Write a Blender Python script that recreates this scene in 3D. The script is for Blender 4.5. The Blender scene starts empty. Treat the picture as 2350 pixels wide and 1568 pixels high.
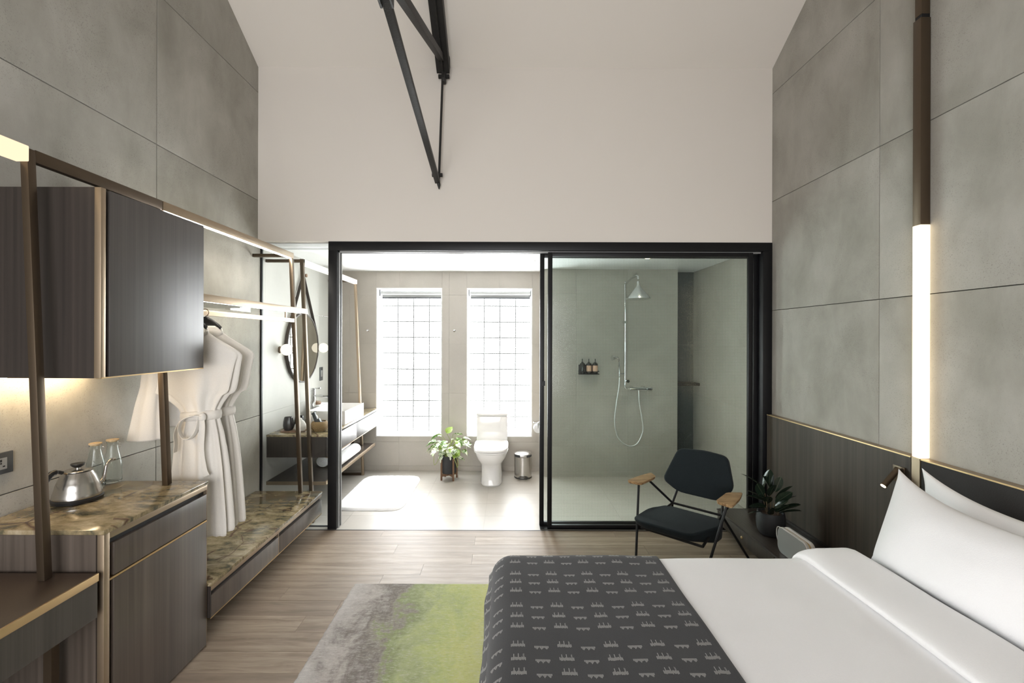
import bpy, bmesh, math, random
from mathutils import Vector, Matrix, noise

random.seed(7)
PI = math.pi
S = bpy.context.scene
COL = S.collection

# ------------------------------------------------------------------ camera, light level
cam_d = bpy.data.cameras.new('camera')
cam_d.sensor_width = 36.0
cam_d.lens = 36.0 * 1050.0 / 2350.0
cam_d.shift_x = 11.0 / 2350.0
cam_d.shift_y = -7.0 / 2350.0
cam_d.clip_start = 0.02
cam = bpy.data.objects.new('camera', cam_d)
COL.objects.link(cam)
cam.location = (0, 0, 1.6)
cam.rotation_euler = (PI / 2, -0.003, 0)
S.camera = cam

world = bpy.data.worlds.new('sky')
S.world = world
world.use_nodes = True
wb = world.node_tree.nodes['Background']
wb.inputs[0].default_value = (0.98, 0.98, 1.0, 1)
wb.inputs[1].default_value = 11.5
S.view_settings.view_transform = 'Standard'
S.view_settings.look = 'None'
S.view_settings.exposure = 0.1
S.view_settings.gamma = 1.0
S.view_settings.use_curve_mapping = False
S.cycles.max_bounces = 10
BLOCK_LIGHT = 20.0      # daylight coming through the glass blocks
# large window behind the camera: a portal guides the daylight of the sky
REAR_Y = -1.7
pl = bpy.data.lights.new('window_portal', 'AREA')
pl.shape = 'RECTANGLE'; pl.size = 2.7; pl.size_y = 2.0
pl.cycles.is_portal = True
po = bpy.data.objects.new('window_portal', pl)
COL.objects.link(po)
po.location = (-0.65, REAR_Y - 0.1, 1.4)
po.rotation_euler = (PI / 2, 0, 0)      # its -Z axis looks along +Y

# ------------------------------------------------------------------ room numbers (metres)
WL, WR = -2.09, 2.214          # side walls
YP = 3.83                      # front of the wall above the glass partition
YB = 5.515                     # back wall of the bathroom
YBLK = 5.785                   # plane of the glass blocks
CB = 2.405                     # bathroom ceiling
def roof(y):
    return 3.865 + 0.6 * (3.83 - y) if y > 1.0 else 5.563 - 0.6 * (1.0 - y)

# ------------------------------------------------------------------ mesh helpers
class MB:
    def __init__(s):
        s.bm = bmesh.new(); s.curved = False
    def face(s, vs):
        try:
            return s.bm.faces.new(vs)
        except ValueError:
            return None
    def box(s, x0, x1, y0, y1, z0, z1, bev=0.0, seg=2):
        x0, x1 = min(x0, x1), max(x0, x1); y0, y1 = min(y0, y1), max(y0, y1); z0, z1 = min(z0, z1), max(z0, z1)
        v = [s.bm.verts.new(c) for c in ((x0,y0,z0),(x1,y0,z0),(x1,y1,z0),(x0,y1,z0),(x0,y0,z1),(x1,y0,z1),(x1,y1,z1),(x0,y1,z1))]
        fs = [s.face([v[i] for i in f]) for f in ((0,3,2,1),(4,5,6,7),(0,1,5,4),(1,2,6,5),(2,3,7,6),(3,0,4,7))]
        if bev > 0:
            es = list({e for f in fs for e in f.edges})
            bmesh.ops.bevel(s.bm, geom=es, offset=bev, segments=seg, profile=0.5, affect='EDGES')
        return s
    def obox(s, c, size, rot=None, bev=0.0, seg=2):
        """oriented box: centre, full sizes, 3x3 rotation"""
        t = MB(); h = [q / 2 for q in size]
        t.box(-h[0], h[0], -h[1], h[1], -h[2], h[2], bev, seg)
        M = Matrix.Translation(Vector(c)) @ (rot.to_4x4() if rot is not None else Matrix())
        s.merge(t, M); return s
    def merge(s, t, M=None):
        me = bpy.data.meshes.new('tmp'); t.bm.to_mesh(me)
        if M is not None: me.transform(M)
        s.bm.from_mesh(me); bpy.data.meshes.remove(me); t.bm.free(); s.curved |= t.curved
    def prism(s, pts, axis, a, b, bev=0.0, seg=2):
        def P(p, q):
            return {'x': (q, p[0], p[1]), 'y': (p[0], q, p[1]), 'z': (p[0], p[1], q)}[axis]
        A = [s.bm.verts.new(P(p, a)) for p in pts]; B = [s.bm.verts.new(P(p, b)) for p in pts]
        n = len(pts); fs = [s.face(A), s.face(list(reversed(B)))]
        for i in range(n):
            fs.append(s.face([A[i], B[i], B[(i+1) % n], A[(i+1) % n]]))
        bmesh.ops.recalc_face_normals(s.bm, faces=[f for f in fs if f])
        if bev > 0:
            es = list({e for f in fs[:2] if f for e in f.edges})
            bmesh.ops.bevel(s.bm, geom=es, offset=bev, segments=seg, profile=0.5, affect='EDGES')
        return s
    def loft(s, rings, caps=True, closed=True):
        s.curved = True
        R = [[s.bm.verts.new(p) for p in r] for r in rings]
        n = len(R[0]); fs = []
        for a, b in zip(R, R[1:]):
            for i in range(n if closed else n - 1):
                fs.append(s.face([a[i], a[(i+1) % n], b[(i+1) % n], b[i]]))
        if caps and closed:
            fs.append(s.face(list(reversed(R[0])))); fs.append(s.face(R[-1]))
        if closed: bmesh.ops.recalc_face_normals(s.bm, faces=[f for f in fs if f])
        return s
    def tube(s, pts, r, n=10, caps=True, flat=None):
        pts = [Vector(p) for p in pts]; m = len(pts)
        rr = r if isinstance(r, (list, tuple)) else [r] * m
        T = []
        for i in range(m):
            d = pts[min(i+1, m-1)] - pts[max(i-1, 0)]
            T.append(d.normalized())
        up = Vector((0, 0, 1)) if abs(T[0].z) < 0.9 else Vector((0, 1, 0))
        N = (up - T[0] * up.dot(T[0])).normalized(); rings = []
        for i in range(m):
            N = (N - T[i] * N.dot(T[i])).normalized(); B = T[i].cross(N)
            fa, fb = (1, 1) if flat is None else flat
            rings.append([tuple(pts[i] + rr[i] * (fa * math.cos(2*PI*k/n) * N + fb * math.sin(2*PI*k/n) * B)) for k in range(n)])
        return s.loft(rings, caps)
    def bar(s, p, q, w, h, up=(0, 0, 1), bev=0.0):
        """square bar from p to q; w across, h along up"""
        p, q, up = Vector(p), Vector(q), Vector(up)
        d = (q - p); L = d.length; d.normalize()
        sx = d.cross(up).normalized(); u = sx.cross(d).normalized()
        rot = Matrix((sx, d, u)).transposed()
        return s.obox((p + q) / 2, (w, L, h), rot, bev)
    def lathe(s, prof, c=(0, 0, 0), n=32, M=None, caps=True):
        rings = [[(r * math.cos(2*PI*k/n), r * math.sin(2*PI*k/n), z) for k in range(n)] for r, z in prof]
        t = MB(); t.loft(rings, caps)
        s.merge(t, Matrix.Translation(Vector(c)) @ (M if M is not None else Matrix())); return s
    def sphere(s, c, r, n=24, m=14, sc=(1, 1, 1)):
        prof = [(max(1e-4, r * math.sin(PI * k / m)), -r * math.cos(PI * k / m)) for k in range(m + 1)]
        return s.lathe(prof, c, n, Matrix.Diagonal((*sc, 1)))
    def grid(s, fn, nu, nv, uv=None):
        s.curved = True
        V = [[s.bm.verts.new(fn(i / nu, j / nv)) for j in range(nv + 1)] for i in range(nu + 1)]
        lay = s.bm.loops.layers.uv.verify() if uv else None
        for i in range(nu):
            for j in range(nv):
                f = s.face([V[i][j], V[i+1][j], V[i+1][j+1], V[i][j+1]])
                if f and uv:
                    for lp, (a, b) in zip(f.loops, ((i, j), (i+1, j), (i+1, j+1), (i, j+1))):
                        lp[lay].uv = uv(a / nu, b / nv)
        return s
    def mesh(s, name, off=Vector(), smooth=True, ang=38):
        me = bpy.data.meshes.new(name)
        if off.length > 0: bmesh.ops.translate(s.bm, verts=s.bm.verts, vec=-off)
        s.bm.to_mesh(me); s.bm.free()
        if smooth:
            me.polygons.foreach_set('use_smooth', [True] * len(me.polygons))
            me.set_sharp_from_angle(angle=math.radians(ang if s.curved else 25))
        return me

ORG = {}
def link(name, data, parent=None):
    o = bpy.data.objects.new(name, data); COL.objects.link(o)
    if parent is not None: o.parent = parent
    return o
def thing(name, label, cat, loc, group=None):
    o = link(name, None); o.location = loc; o.empty_display_size = 0.05
    o['label'] = label; o['category'] = cat
    if group: o['group'] = group
    ORG[o.name] = Vector(loc); return o
def part(name, mb, mat, parent=None, label=None, smooth=True, ang=38):
    """mesh part whose shape is given in world coordinates"""
    off = ORG[parent.name] if parent is not None else Vector()
    o = link(name, mb.mesh(name, off, smooth, ang), parent)
    o.data.materials.append(mat); ORG[o.name] = off
    if label: o['label'] = label
    return o
def solo(name, mb, mat, label, cat, loc=None, group=None, smooth=True, ang=38):
    """a thing that is one mesh"""
    off = Vector(loc) if loc is not None else Vector()
    o = link(name, mb.mesh(name, off, smooth, ang)); o.location = off
    o.data.materials.append(mat); ORG[o.name] = off
    o['label'] = label; o['category'] = cat
    if group: o['group'] = group
    return o
def struct(name, mb, mat, label=None, parent=None, smooth=False):
    o = part(name, mb, mat, parent, label, smooth)
    if parent is None: o['kind'] = 'structure'
    return o
def structe(name, label=None):
    o = link(name, None); o['kind'] = 'structure'; ORG[o.name] = Vector()
    if label: o['label'] = label
    return o
def piece(name, me, parent, loc, scale=(1, 1, 1), rot=None):
    """one of many alike pieces sharing mesh data"""
    o = link(name, me, parent); o.location = Vector(loc) - ORG[parent.name]; o.scale = scale
    if rot is not None: o.rotation_euler = rot
    return o
def box(*a, **k): return MB().box(*a, **k)

def smoothpath(pts, n=6):
    """Catmull-Rom through the points"""
    P = [Vector(p) for p in pts]; P = [2*P[0]-P[1]] + P + [2*P[-1]-P[-2]]; out = []
    for i in range(1, len(P) - 2):
        a, b, c, d = P[i-1], P[i], P[i+1], P[i+2]
        for k in range(n):
            t = k / n
            out.append(0.5 * ((2*b) + (c-a)*t + (2*a-5*b+4*c-d)*t*t + (3*b-a-3*c+d)*t**3))
    out.append(P[-2]); return out
def fract(x): return x - math.floor(x)
def clip_below(pts, fz):
    """clip polygon (y,z) to z <= fz(y) where fz is linear between the points used"""
    out = []
    for i in range(len(pts)):
        a, b = pts[i], pts[(i+1) % len(pts)]
        da, db = fz(a[0]) - a[1], fz(b[0]) - b[1]
        if da >= 0: out.append(a)
        if (da > 0) != (db > 0) and abs(da - db) > 1e-9:
            t = da / (da - db); out.append((a[0] + (b[0]-a[0])*t, a[1] + (b[1]-a[1])*t))
    return out

# ------------------------------------------------------------------ material helpers
class NT:
    def __init__(s, name):
        s.m = bpy.data.materials.new(name); s.m.use_nodes = True
        s.t = s.m.node_tree; s.t.nodes.clear()
        s.out = s.t.nodes.new('ShaderNodeOutputMaterial')
    def n(s, typ, ins=None, **at):
        nd = s.t.nodes.new('ShaderNode' + typ)
        for k, v in at.items(): setattr(nd, k, v)
        for k, v in (ins or {}).items(): s.put(nd.inputs[k], v)
        return nd
    def put(s, sock, v):
        if isinstance(v, bpy.types.NodeSocket): s.t.links.new(v, sock)
        elif isinstance(v, bpy.types.Node): s.t.links.new(v.outputs[0], sock)
        else:
            if sock.type == 'RGBA' and len(v) == 3: v = (*v, 1)
            sock.default_value = v
    def math(s, op, a, b=None, c=None, clamp=False):
        nd = s.n('Math', operation=op, use_clamp=clamp)
        for i, v in enumerate((a, b, c)):
            if v is not None: s.put(nd.inputs[i], v)
        return nd.outputs[0]
    def mix(s, f, a, b, typ='RGBA', blend='MIX'):
        nd = s.n('Mix', data_type=typ)
        if typ == 'RGBA': nd.blend_type = blend
        i = {'RGBA': (0, 6, 7), 'FLOAT': (0, 2, 3)}[typ]
        for k, v in zip(i, (f, a, b)): s.put(nd.inputs[k], v)
        return nd.outputs[{'RGBA': 2, 'FLOAT': 0}[typ]]
    def pos(s): return s.n('NewGeometry').outputs['Position']
    def obj(s): return s.n('TexCoord').outputs['Object']
    def uv(s): return s.n('TexCoord').outputs['UV']
    def map(s, vec, scale=(1, 1, 1), loc=(0, 0, 0), rot=(0, 0, 0)):
        return s.n('Mapping', {'Vector': vec, 'Scale': scale, 'Location': loc, 'Rotation': rot}).outputs[0]
    def noise(s, vec, sc, det=4.0, rough=0.5, dist=0.0):
        return s.n('TexNoise', {'Vector': vec, 'Scale': sc, 'Detail': det, 'Roughness': rough, 'Distortion': dist}).outputs[0]
    def ramp(s, f, stops, interp='LINEAR'):
        nd = s.n('ValToRGB', {'Fac': f}); r = nd.color_ramp; r.interpolation = interp
        while len(r.elements) < len(stops): r.elements.new(0.5)
        for e, (p, c) in zip(r.elements, stops):
            e.position = p; e.color = (*c, 1) if len(c) == 3 else c
        return nd.outputs[0]
    def bump(s, h, st=0.2, d=0.01):
        return s.n('Bump', {'Height': h, 'Strength': st, 'Distance': d}).outputs[0]
    def bsdf(s, **ins):
        ins = {k.replace('_', ' '): v for k, v in ins.items()}
        nd = s.n('BsdfPrincipled', ins); s.t.links.new(nd.outputs[0], s.out.inputs[0]); return nd
    def surf(s, sh): s.put(s.out.inputs[0], sh if isinstance(sh, bpy.types.NodeSocket) else sh.outputs[0])
    def rnd(s): return s.n('ObjectInfo').outputs['Random']

def plain(name, col, rough=0.5, metal=0.0, spec=0.5, bump=0, bsc=60, **kw):
    t = NT(name); ins = dict(Base_Color=col, Roughness=rough, Metallic=metal, Specular_IOR_Level=spec, **kw)
    if bump: ins['Normal'] = t.bump(t.noise(t.pos(), bsc, 3), bump, 0.004)
    t.bsdf(**ins); return t.m
def emis(name, col, st):
    t = NT(name); t.surf(t.n('Emission', {'Color': col, 'Strength': st})); return t.m

def mk_concrete():
    t = NT('concrete'); p = t.pos()
    p2 = t.n('VectorMath', {0: p, 1: t.n('CombineXYZ', {0: 0.0, 1: 0.0, 2: t.math('MULTIPLY', t.rnd(), 9.0)}).outputs[0]}, operation='ADD').outputs[0]
    big = t.noise(p2, 1.1, 5, 0.55, 0.6); mid = t.noise(t.map(p2, (1, 1, 0.55)), 4.5, 6, 0.6, 0.3)
    f = t.math('ADD', t.math('MULTIPLY', big, 0.55), t.math('MULTIPLY', mid, 0.45))
    c = t.ramp(f, [(0.32, (0.275, 0.262, 0.228)), (0.5, (0.375, 0.36, 0.32)), (0.68, (0.475, 0.458, 0.415))])
    fine = t.noise(p, 160, 3, 0.7)
    patch = t.ramp(t.noise(p2, 3.2, 3), [(0.42, (0, 0, 0)), (0.62, (1, 1, 1))])
    pores = t.math('MULTIPLY', t.math('GREATER_THAN', fine, 0.605), t.math('ADD', t.math('MULTIPLY', patch, 0.7), 0.12))
    c = t.mix(t.math('MULTIPLY', pores, 0.5), c, (0.15, 0.14, 0.12))
    h = t.math('ADD', t.math('MULTIPLY', mid, 0.6), t.math('MULTIPLY', fine, 0.25))
    t.bsdf(Base_Color=c, Roughness=0.85, Specular_IOR_Level=0.25, Normal=t.bump(h, 0.18, 0.01)); return t.m
def mk_tile(name, a, b, rough, spec=0.4):
    t = NT(name); p = t.pos()
    off = t.n('CombineXYZ', {0: t.math('MULTIPLY', t.rnd(), 7.0), 1: 0.0, 2: t.math('MULTIPLY', t.rnd(), 3.0)}).outputs[0]
    q = t.n('VectorMath', {0: p, 1: off}, operation='ADD').outputs[0]
    f = t.noise(q, 2.2, 7, 0.6, 0.8); g = t.noise(p, 120, 2, 0.6)
    c = t.mix(t.math('ADD', t.math('MULTIPLY', f, 0.8), t.math('MULTIPLY', g, 0.25)), a, b)
    vein = t.math('LESS_THAN', t.math('ABSOLUTE', t.math('SUBTRACT', t.noise(q, 1.7, 4, 0.5, 1.5), 0.5)), 0.006)
    c = t.mix(t.math('MULTIPLY', vein, 0.07), c, (0.5, 0.47, 0.42))
    t.bsdf(Base_Color=c, Roughness=rough, Specular_IOR_Level=spec, Normal=t.bump(g, 0.05, 0.003)); return t.m
def mk_plank():
    t = NT('oak_plank'); p = t.pos(); r = t.rnd()
    off = t.n('CombineXYZ', {0: t.math('MULTIPLY', r, 31.0), 1: t.math('MULTIPLY', r, 17.0), 2: 0.0}).outputs[0]
    q = t.n('VectorMath', {0: p, 1: off}, operation='ADD').outputs[0]
    g1 = t.noise(t.map(q, (1.3, 11, 1)), 2.6, 7, 0.62, 0.9); g2 = t.noise(t.map(q, (3.5, 55, 1)), 4.0, 4, 0.65)
    wob = t.n('TexWave', {'Vector': t.map(q, (0.6, 7, 1)), 'Scale': 0.55, 'Distortion': 9.0, 'Detail': 3.0, 'Detail Scale': 0.8}, bands_direction='Y').outputs[1]
    f = t.math('ADD', t.math('MULTIPLY', g1, 0.55), t.math('ADD', t.math('MULTIPLY', g2, 0.16), t.math('MULTIPLY', wob, 0.10)))
    c = t.ramp(f, [(0.28, (0.185, 0.135, 0.094)), (0.5, (0.325, 0.255, 0.188)), (0.75, (0.45, 0.37, 0.285))])
    c = t.mix(t.math('MULTIPLY', t.math('SUBTRACT', r, 0.1), 0.75, clamp=True), c, (0.165, 0.122, 0.088))
    kn = t.ramp(t.noise(t.map(q, (1.0, 4.0, 1)), 2.4, 2), [(0.70, (0, 0, 0)), (0.78, (1, 1, 1))])
    c = t.mix(t.math('MULTIPLY', kn, 0.6), c, (0.075, 0.055, 0.042))
    t.bsdf(Base_Color=c, Roughness=t.math('ADD', 0.42, t.math('MULTIPLY', g2, 0.12)), Specular_IOR_Level=0.36,
           Normal=t.bump(f, 0.06, 0.003)); return t.m
def mk_veneer(name, a, b, rough, axis='z', spec=0.5):
    """straight-grained dark veneer, grain along axis"""
    t = NT(name); p = t.pos()
    sc = {'z': (26, 26, 0.55), 'y': (26, 0.55, 26), 'x': (0.55, 26, 26)}[axis]
    sc2 = tuple(q * 6 if q > 1 else q * 2 for q in sc)
    g1 = t.noise(t.map(p, sc), 1.0, 5, 0.6, 0.35); g2 = t.noise(t.map(p, sc2), 1.0, 2, 0.5)
    fig = t.n('TexWave', {'Vector': t.map(p, tuple(q * 0.2 for q in sc)), 'Scale': 2.0, 'Distortion': 6.0, 'Detail': 2.0, 'Detail Scale': 1.2}, bands_direction='X').outputs[1]
    f = t.math('ADD', t.math('MULTIPLY', g1, 0.6), t.math('ADD', t.math('MULTIPLY', g2, 0.25), t.math('MULTIPLY', fig, 0.12)))
    c = t.ramp(f, [(0.3, a), (0.72, b)])
    t.bsdf(Base_Color=c, Roughness=rough, Specular_IOR_Level=spec, Normal=t.bump(g2, 0.04, 0.002)); return t.m
def mk_marble():
    t = NT('rainforest_marble'); p = t.pos()
    w = t.n('VectorMath', {0: p, 1: t.n('VectorMath', {0: t.n('TexNoise', {'Vector': p, 'Scale': 3.0, 'Detail': 3.0}).outputs[1], 1: (0.10, 0.10, 0.10)}, operation='MULTIPLY').outputs[0]}, operation='ADD').outputs[0]
    q = t.map(w, (1.0, 2.0, 1.0), rot=(0, 0, 0.35))
    f = t.noise(q, 9.0, 7, 0.68, 0.4); g = t.noise(p, 2.2, 4, 0.55); s_ = t.noise(p, 70, 4, 0.7)
    k = t.math('ADD', t.math('MULTIPLY', f, 0.7), t.math('ADD', t.math('MULTIPLY', g, 0.28), t.math('MULTIPLY', s_, 0.12)))
    c = t.ramp(k, [(0.38, (0.026, 0.028, 0.018)), (0.48, (0.10, 0.09, 0.055)), (0.56, (0.25, 0.195, 0.11)), (0.70, (0.42, 0.355, 0.245))])
    def veins(sc, wd, col, c, thr, seed):
        vo = t.n('TexVoronoi', {'Vector': t.map(w, (1, 1, 1), (seed, seed, 0)), 'Scale': sc}, feature='DISTANCE_TO_EDGE').outputs[0]
        m = t.ramp(vo, [(0.0, (1, 1, 1)), (wd, (0, 0, 0))])
        m = t.math('MULTIPLY', m, t.math('GREATER_THAN', t.noise(t.map(p, (1, 1, 1), (seed, 0, 0)), 2.6, 2), thr))
        return t.mix(t.math('MULTIPLY', m, 0.9), c, col)
    c = veins(3.4, 0.035, (0.065, 0.028, 0.022), c, 0.52, 3.1)
    c = veins(7.0, 0.03, (0.09, 0.05, 0.035), c, 0.56, 8.3)
    c = veins(5.0, 0.02, (0.42, 0.36, 0.27), c, 0.57, 5.7)
    t.bsdf(Base_Color=c, Roughness=0.14, Specular_IOR_Level=0.5); return t.m
def mk_fabric(name, a, b, sc=900, rough=0.95, sheen=0.3):
    t = NT(name); p = t.pos()
    f = t.noise(p, sc * 0.35, 2, 0.7); g = t.noise(p, 9, 3)
    c = t.mix(t.math('ADD', t.math('MULTIPLY', f, 0.8), t.math('MULTIPLY', g, 0.2)), a, b)
    t.bsdf(Base_Color=c, Roughness=rough, Specular_IOR_Level=0.15, Sheen_Weight=sheen, Normal=t.bump(f, 0.25, 0.002)); return t.m
def mk_glass(name, tint, refl=1.0):
    t = NT(name)
    tr = t.n('BsdfTransparent', {'Color': tint}); gl = t.n('BsdfGlossy', {'Color': (1, 1, 1), 'Roughness': 0.01})
    fr = t.math('MULTIPLY', t.n('Fresnel', {'IOR': 1.45}).outputs[0], refl)
    t.surf(t.n('MixShader', {0: fr, 1: tr, 2: gl})); return t.m
def mk_reeded(name, axis):
    """thin reeded glass: ribs along one direction, 12.5 mm apart"""
    t = NT(name); sep = t.n('SeparateXYZ', {0: t.pos()})
    v = sep.outputs[{'x': 0, 'z': 2}[axis]]
    w = t.math('ABSOLUTE', t.math('SUBTRACT', t.math('FRACT', t.math('MULTIPLY', v, 80.0)), 0.5))
    edge = t.math('MULTIPLY', t.math('SUBTRACT', w, 0.27), 6.0, clamp=True)
    col = t.mix(edge, (0.915, 0.965, 0.95), (0.74, 0.80, 0.785))
    nrm = t.bump(t.math('MULTIPLY', t.math('MULTIPLY', w, w), 1.0), 0.15, 0.006)
    tr = t.n('BsdfTransparent', {'Color': col}); gl = t.n('BsdfGlossy', {'Color': (1, 1, 1), 'Roughness': 0.12, 'Normal': nrm})
    fr = t.math('MULTIPLY', t.n('Fresnel', {'IOR': 1.45}).outputs[0], 0.8)
    t.surf(t.n('MixShader', {0: fr, 1: tr, 2: gl})); return t.m
def mk_runner():
    """woven ikat marks in rows of three; UV in metres: u across the runner, v along it"""
    t = NT('charcoal_ikat_weave'); sep = t.n('SeparateXYZ', {0: t.uv()}); u, v = sep.outputs[0], sep.outputs[1]
    uu = t.math('DIVIDE', u, 0.0765); col = t.math('FLOOR', uu); fu = t.math('FRACT', uu)
    par = t.math('FLOORED_MODULO', col, 2.0)
    mm = t.math('DIVIDE', t.math('SUBTRACT', fu, 0.2), 0.62)                      # 0..1 across one mark
    inside = t.math('MULTIPLY', t.math('GREATER_THAN', mm, 0.0), t.math('LESS_THAN', mm, 1.0))
    vv = t.math('FLOORED_MODULO', t.math('SUBTRACT', v, t.math('MULTIPLY', par, -0.012)), 0.228)
    # row index inside the group of three, and distance above the row's base line
    row = t.math('FLOOR', t.math('DIVIDE', vv, 0.064)); dv = t.math('SUBTRACT', vv, t.math('MULTIPLY', row, 0.064))
    inrow = t.math('LESS_THAN', row, 2.5)
    thr = t.math('MULTIPLY', mm, 13.0); tid = t.math('FLOOR', thr)
    jit = t.n('TexWhiteNoise', {'Vector': t.n('CombineXYZ', {0: tid, 1: t.math('ADD', col, row), 2: 1.0}).outputs[0]}, noise_dimensions='3D').outputs[0]
    sp = t.math('ABSOLUTE', t.math('SUBTRACT', t.math('FRACT', t.math('ADD', t.math('MULTIPLY', mm, 3.0), 0.0)), 0.5))
    spike_u = t.math('MULTIPLY', t.math('LESS_THAN', sp, 0.11), 0.015)
    spike_d = t.math('MULTIPLY', t.math('SUBTRACT', 1.0, t.math('MULTIPLY', sp, 2.6), clamp=True), 0.010)
    hi = t.mix(par, t.math('ADD', 0.014, t.math('ADD', spike_u, t.math('MULTIPLY', jit, 0.004))), 0.0175, 'FLOAT')
    lo = t.mix(par, t.math('MULTIPLY', jit, 0.004), t.math('SUBTRACT', t.math('SUBTRACT', 0.0105, spike_d), t.math('MULTIPLY', jit, 0.003)), 'FLOAT')
    on = t.math('MULTIPLY', t.math('GREATER_THAN', dv, lo), t.math('LESS_THAN', dv, hi))
    thread = t.math('LESS_THAN', t.math('FRACT', thr), 0.66)
    mark = t.math('MULTIPLY', t.math('MULTIPLY', on, inside), t.math('MULTIPLY', inrow, thread))
    p = t.pos(); f = t.noise(p, 330, 2, 0.7); g = t.noise(t.map(p, (3, 1, 1)), 5, 3)
    base = t.mix(t.math('ADD', t.math('MULTIPLY', f, 0.6), t.math('MULTIPLY', g, 0.4)), (0.020, 0.020, 0.021), (0.048, 0.048, 0.050))
    c = t.mix(t.math('MULTIPLY', mark, 0.85), base, (0.34, 0.333, 0.32))
    t.bsdf(Base_Color=c, Roughness=0.95, Specular_IOR_Level=0.15, Sheen_Weight=0.15, Normal=t.bump(f, 0.2, 0.002)); return t.m
def mk_rug():
    """wool rug dyed from pale grey through taupe and moss to yellow green"""
    t = NT('dyed_wool_rug'); p = t.pos(); x = t.n('SeparateXYZ', {0: p}).outputs[0]
    n1 = t.noise(t.map(p, (2.2, 1.0, 1)), 2.6, 7, 0.68, 0.5); n2 = t.noise(t.map(p, (1, 3.2, 1)), 9, 4, 0.65)
    k = t.math('ADD', t.math('MULTIPLY', t.math('ADD', x, 1.0), 1.0), t.math('ADD', t.math('MULTIPLY', t.math('SUBTRACT', n1, 0.5), 0.85), t.math('MULTIPLY', t.math('SUBTRACT', n2, 0.5), 0.28)))
    c = t.ramp(k, [(0.0, (0.46, 0.43, 0.405)), (0.15, (0.36, 0.325, 0.30)), (0.27, (0.14, 0.117, 0.104)), (0.36, (0.25, 0.225, 0.185)), (0.41, (0.21, 0.25, 0.10)),
                   (0.54, (0.34, 0.385, 0.18)), (0.68, (0.42, 0.475, 0.17)), (0.86, (0.52, 0.535, 0.19)), (1.0, (0.46, 0.49, 0.23))])
    fib = t.noise(p, 420, 2, 0.7); pat = t.noise(t.map(p, (0.45, 1.3, 1)), 95, 4, 0.75)
    c = t.mix(t.math('MULTIPLY', t.math('SUBTRACT', fib, 0.3), 0.8, clamp=True), c, t.mix(0.5, c, (0.60, 0.58, 0.52)))
    fl = t.ramp(pat, [(0.52, (0, 0, 0)), (0.66, (1, 1, 1))])
    c = t.mix(t.math('MULTIPLY', fl, 0.42), c, (0.62, 0.60, 0.54))
    c = t.mix(t.math('MULTIPLY', t.math('LESS_THAN', pat, 0.40), 0.3), c, t.mix(0.6, c, (0.06, 0.055, 0.03)))
    t.bsdf(Base_Color=c, Roughness=1.0, Specular_IOR_Level=0.1, Sheen_Weight=0.2, Normal=t.bump(t.math('ADD', fib, t.math('MULTIPLY', pat, 1.5)), 0.6, 0.006)); return t.m
def mk_wicker():
    t = NT('woven_rattan'); p = t.obj()
    a = t.n('TexWave', {'Vector': p, 'Scale': 60.0, 'Distortion': 1.5}, bands_direction='Z').outputs[1]
    b = t.n('TexWave', {'Vector': p, 'Scale': 45.0, 'Distortion': 1.5}, bands_direction='DIAGONAL').outputs[1]
    f = t.math('MULTIPLY', a, b)
    t.bsdf(Base_Color=t.ramp(f, [(0.05, (0.16, 0.09, 0.03)), (0.5, (0.52, 0.36, 0.16))]), Roughness=0.7, Normal=t.bump(f, 0.8, 0.006)); return t.m
def mk_leaf(name, a, b, pale, amt, rough):
    t = NT(name); p = t.obj(); n1 = t.noise(p, 40, 4, 0.6, 0.5)
    y = t.n('SeparateXYZ', {0: p}).outputs[1]
    c = t.mix(n1, a, b)
    m = t.math('GREATER_THAN', t.math('ADD', n1, t.math('MULTIPLY', t.rnd(), 0.22)), 1.0 - amt)
    c = t.mix(m, c, pale)
    rib = t.math('LESS_THAN', t.math('ABSOLUTE', y), 0.0012)
    c = t.mix(t.math('MULTIPLY', rib, 0.5), c, pale)
    t.bsdf(Base_Color=c, Roughness=rough, Specular_IOR_Level=0.5, Subsurface_Weight=0.0, Transmission_Weight=0.0); return t.m

def mk_arm_wood():
    t = NT('walnut'); p = t.obj(); g = t.noise(t.map(p, (4, 40, 40)), 1.5, 4, 0.6, 1.2)
    t.bsdf(Base_Color=t.ramp(g, [(0.35, (0.13, 0.07, 0.03)), (0.5, (0.34, 0.21, 0.10)), (0.68, (0.47, 0.32, 0.17))]), Roughness=0.4); return t.m
def mk_steel():
    t = NT('brushed_steel'); g = t.noise(t.map(t.obj(), (4, 4, 300)), 1.0, 3, 0.6)
    t.bsdf(Base_Color=(0.56, 0.54, 0.51), Metallic=1.0, Roughness=t.math('ADD', 0.22, t.math('MULTIPLY', g, 0.06))); return t.m
def mk_bronze():
    t = NT('brushed_bronze'); g = t.noise(t.map(t.pos(), (300, 4, 300)), 1.0, 2, 0.6)
    t.bsdf(Base_Color=(0.40, 0.315, 0.225), Metallic=0.85, Roughness=t.math('ADD', 0.34, t.math('MULTIPLY', g, 0.12))); return t.m
def mk_block():
    """glass block lit by daylight from outside: soft ripple across each block"""
    t = NT('daylit_glass_block'); p = t.obj()
    r = t.noise(t.map(p, (60, 60, 60)), 1.0, 2)
    em = t.n('Emission', {'Color': (0.96, 0.99, 1.0), 'Strength': t.math('MULTIPLY', t.math('ADD', 0.9, t.math('MULTIPLY', r, 0.2)), BLOCK_LIGHT)})
    gl = t.n('BsdfGlossy', {'Roughness': 0.05})
    t.surf(t.n('MixShader', {0: 0.04, 1: em, 2: gl})); return t.m
def mk_frost():
    t = NT('frosted_lamp_body'); t.bsdf(Base_Color=(0.9, 0.88, 0.84), Roughness=0.4); return t.m

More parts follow.
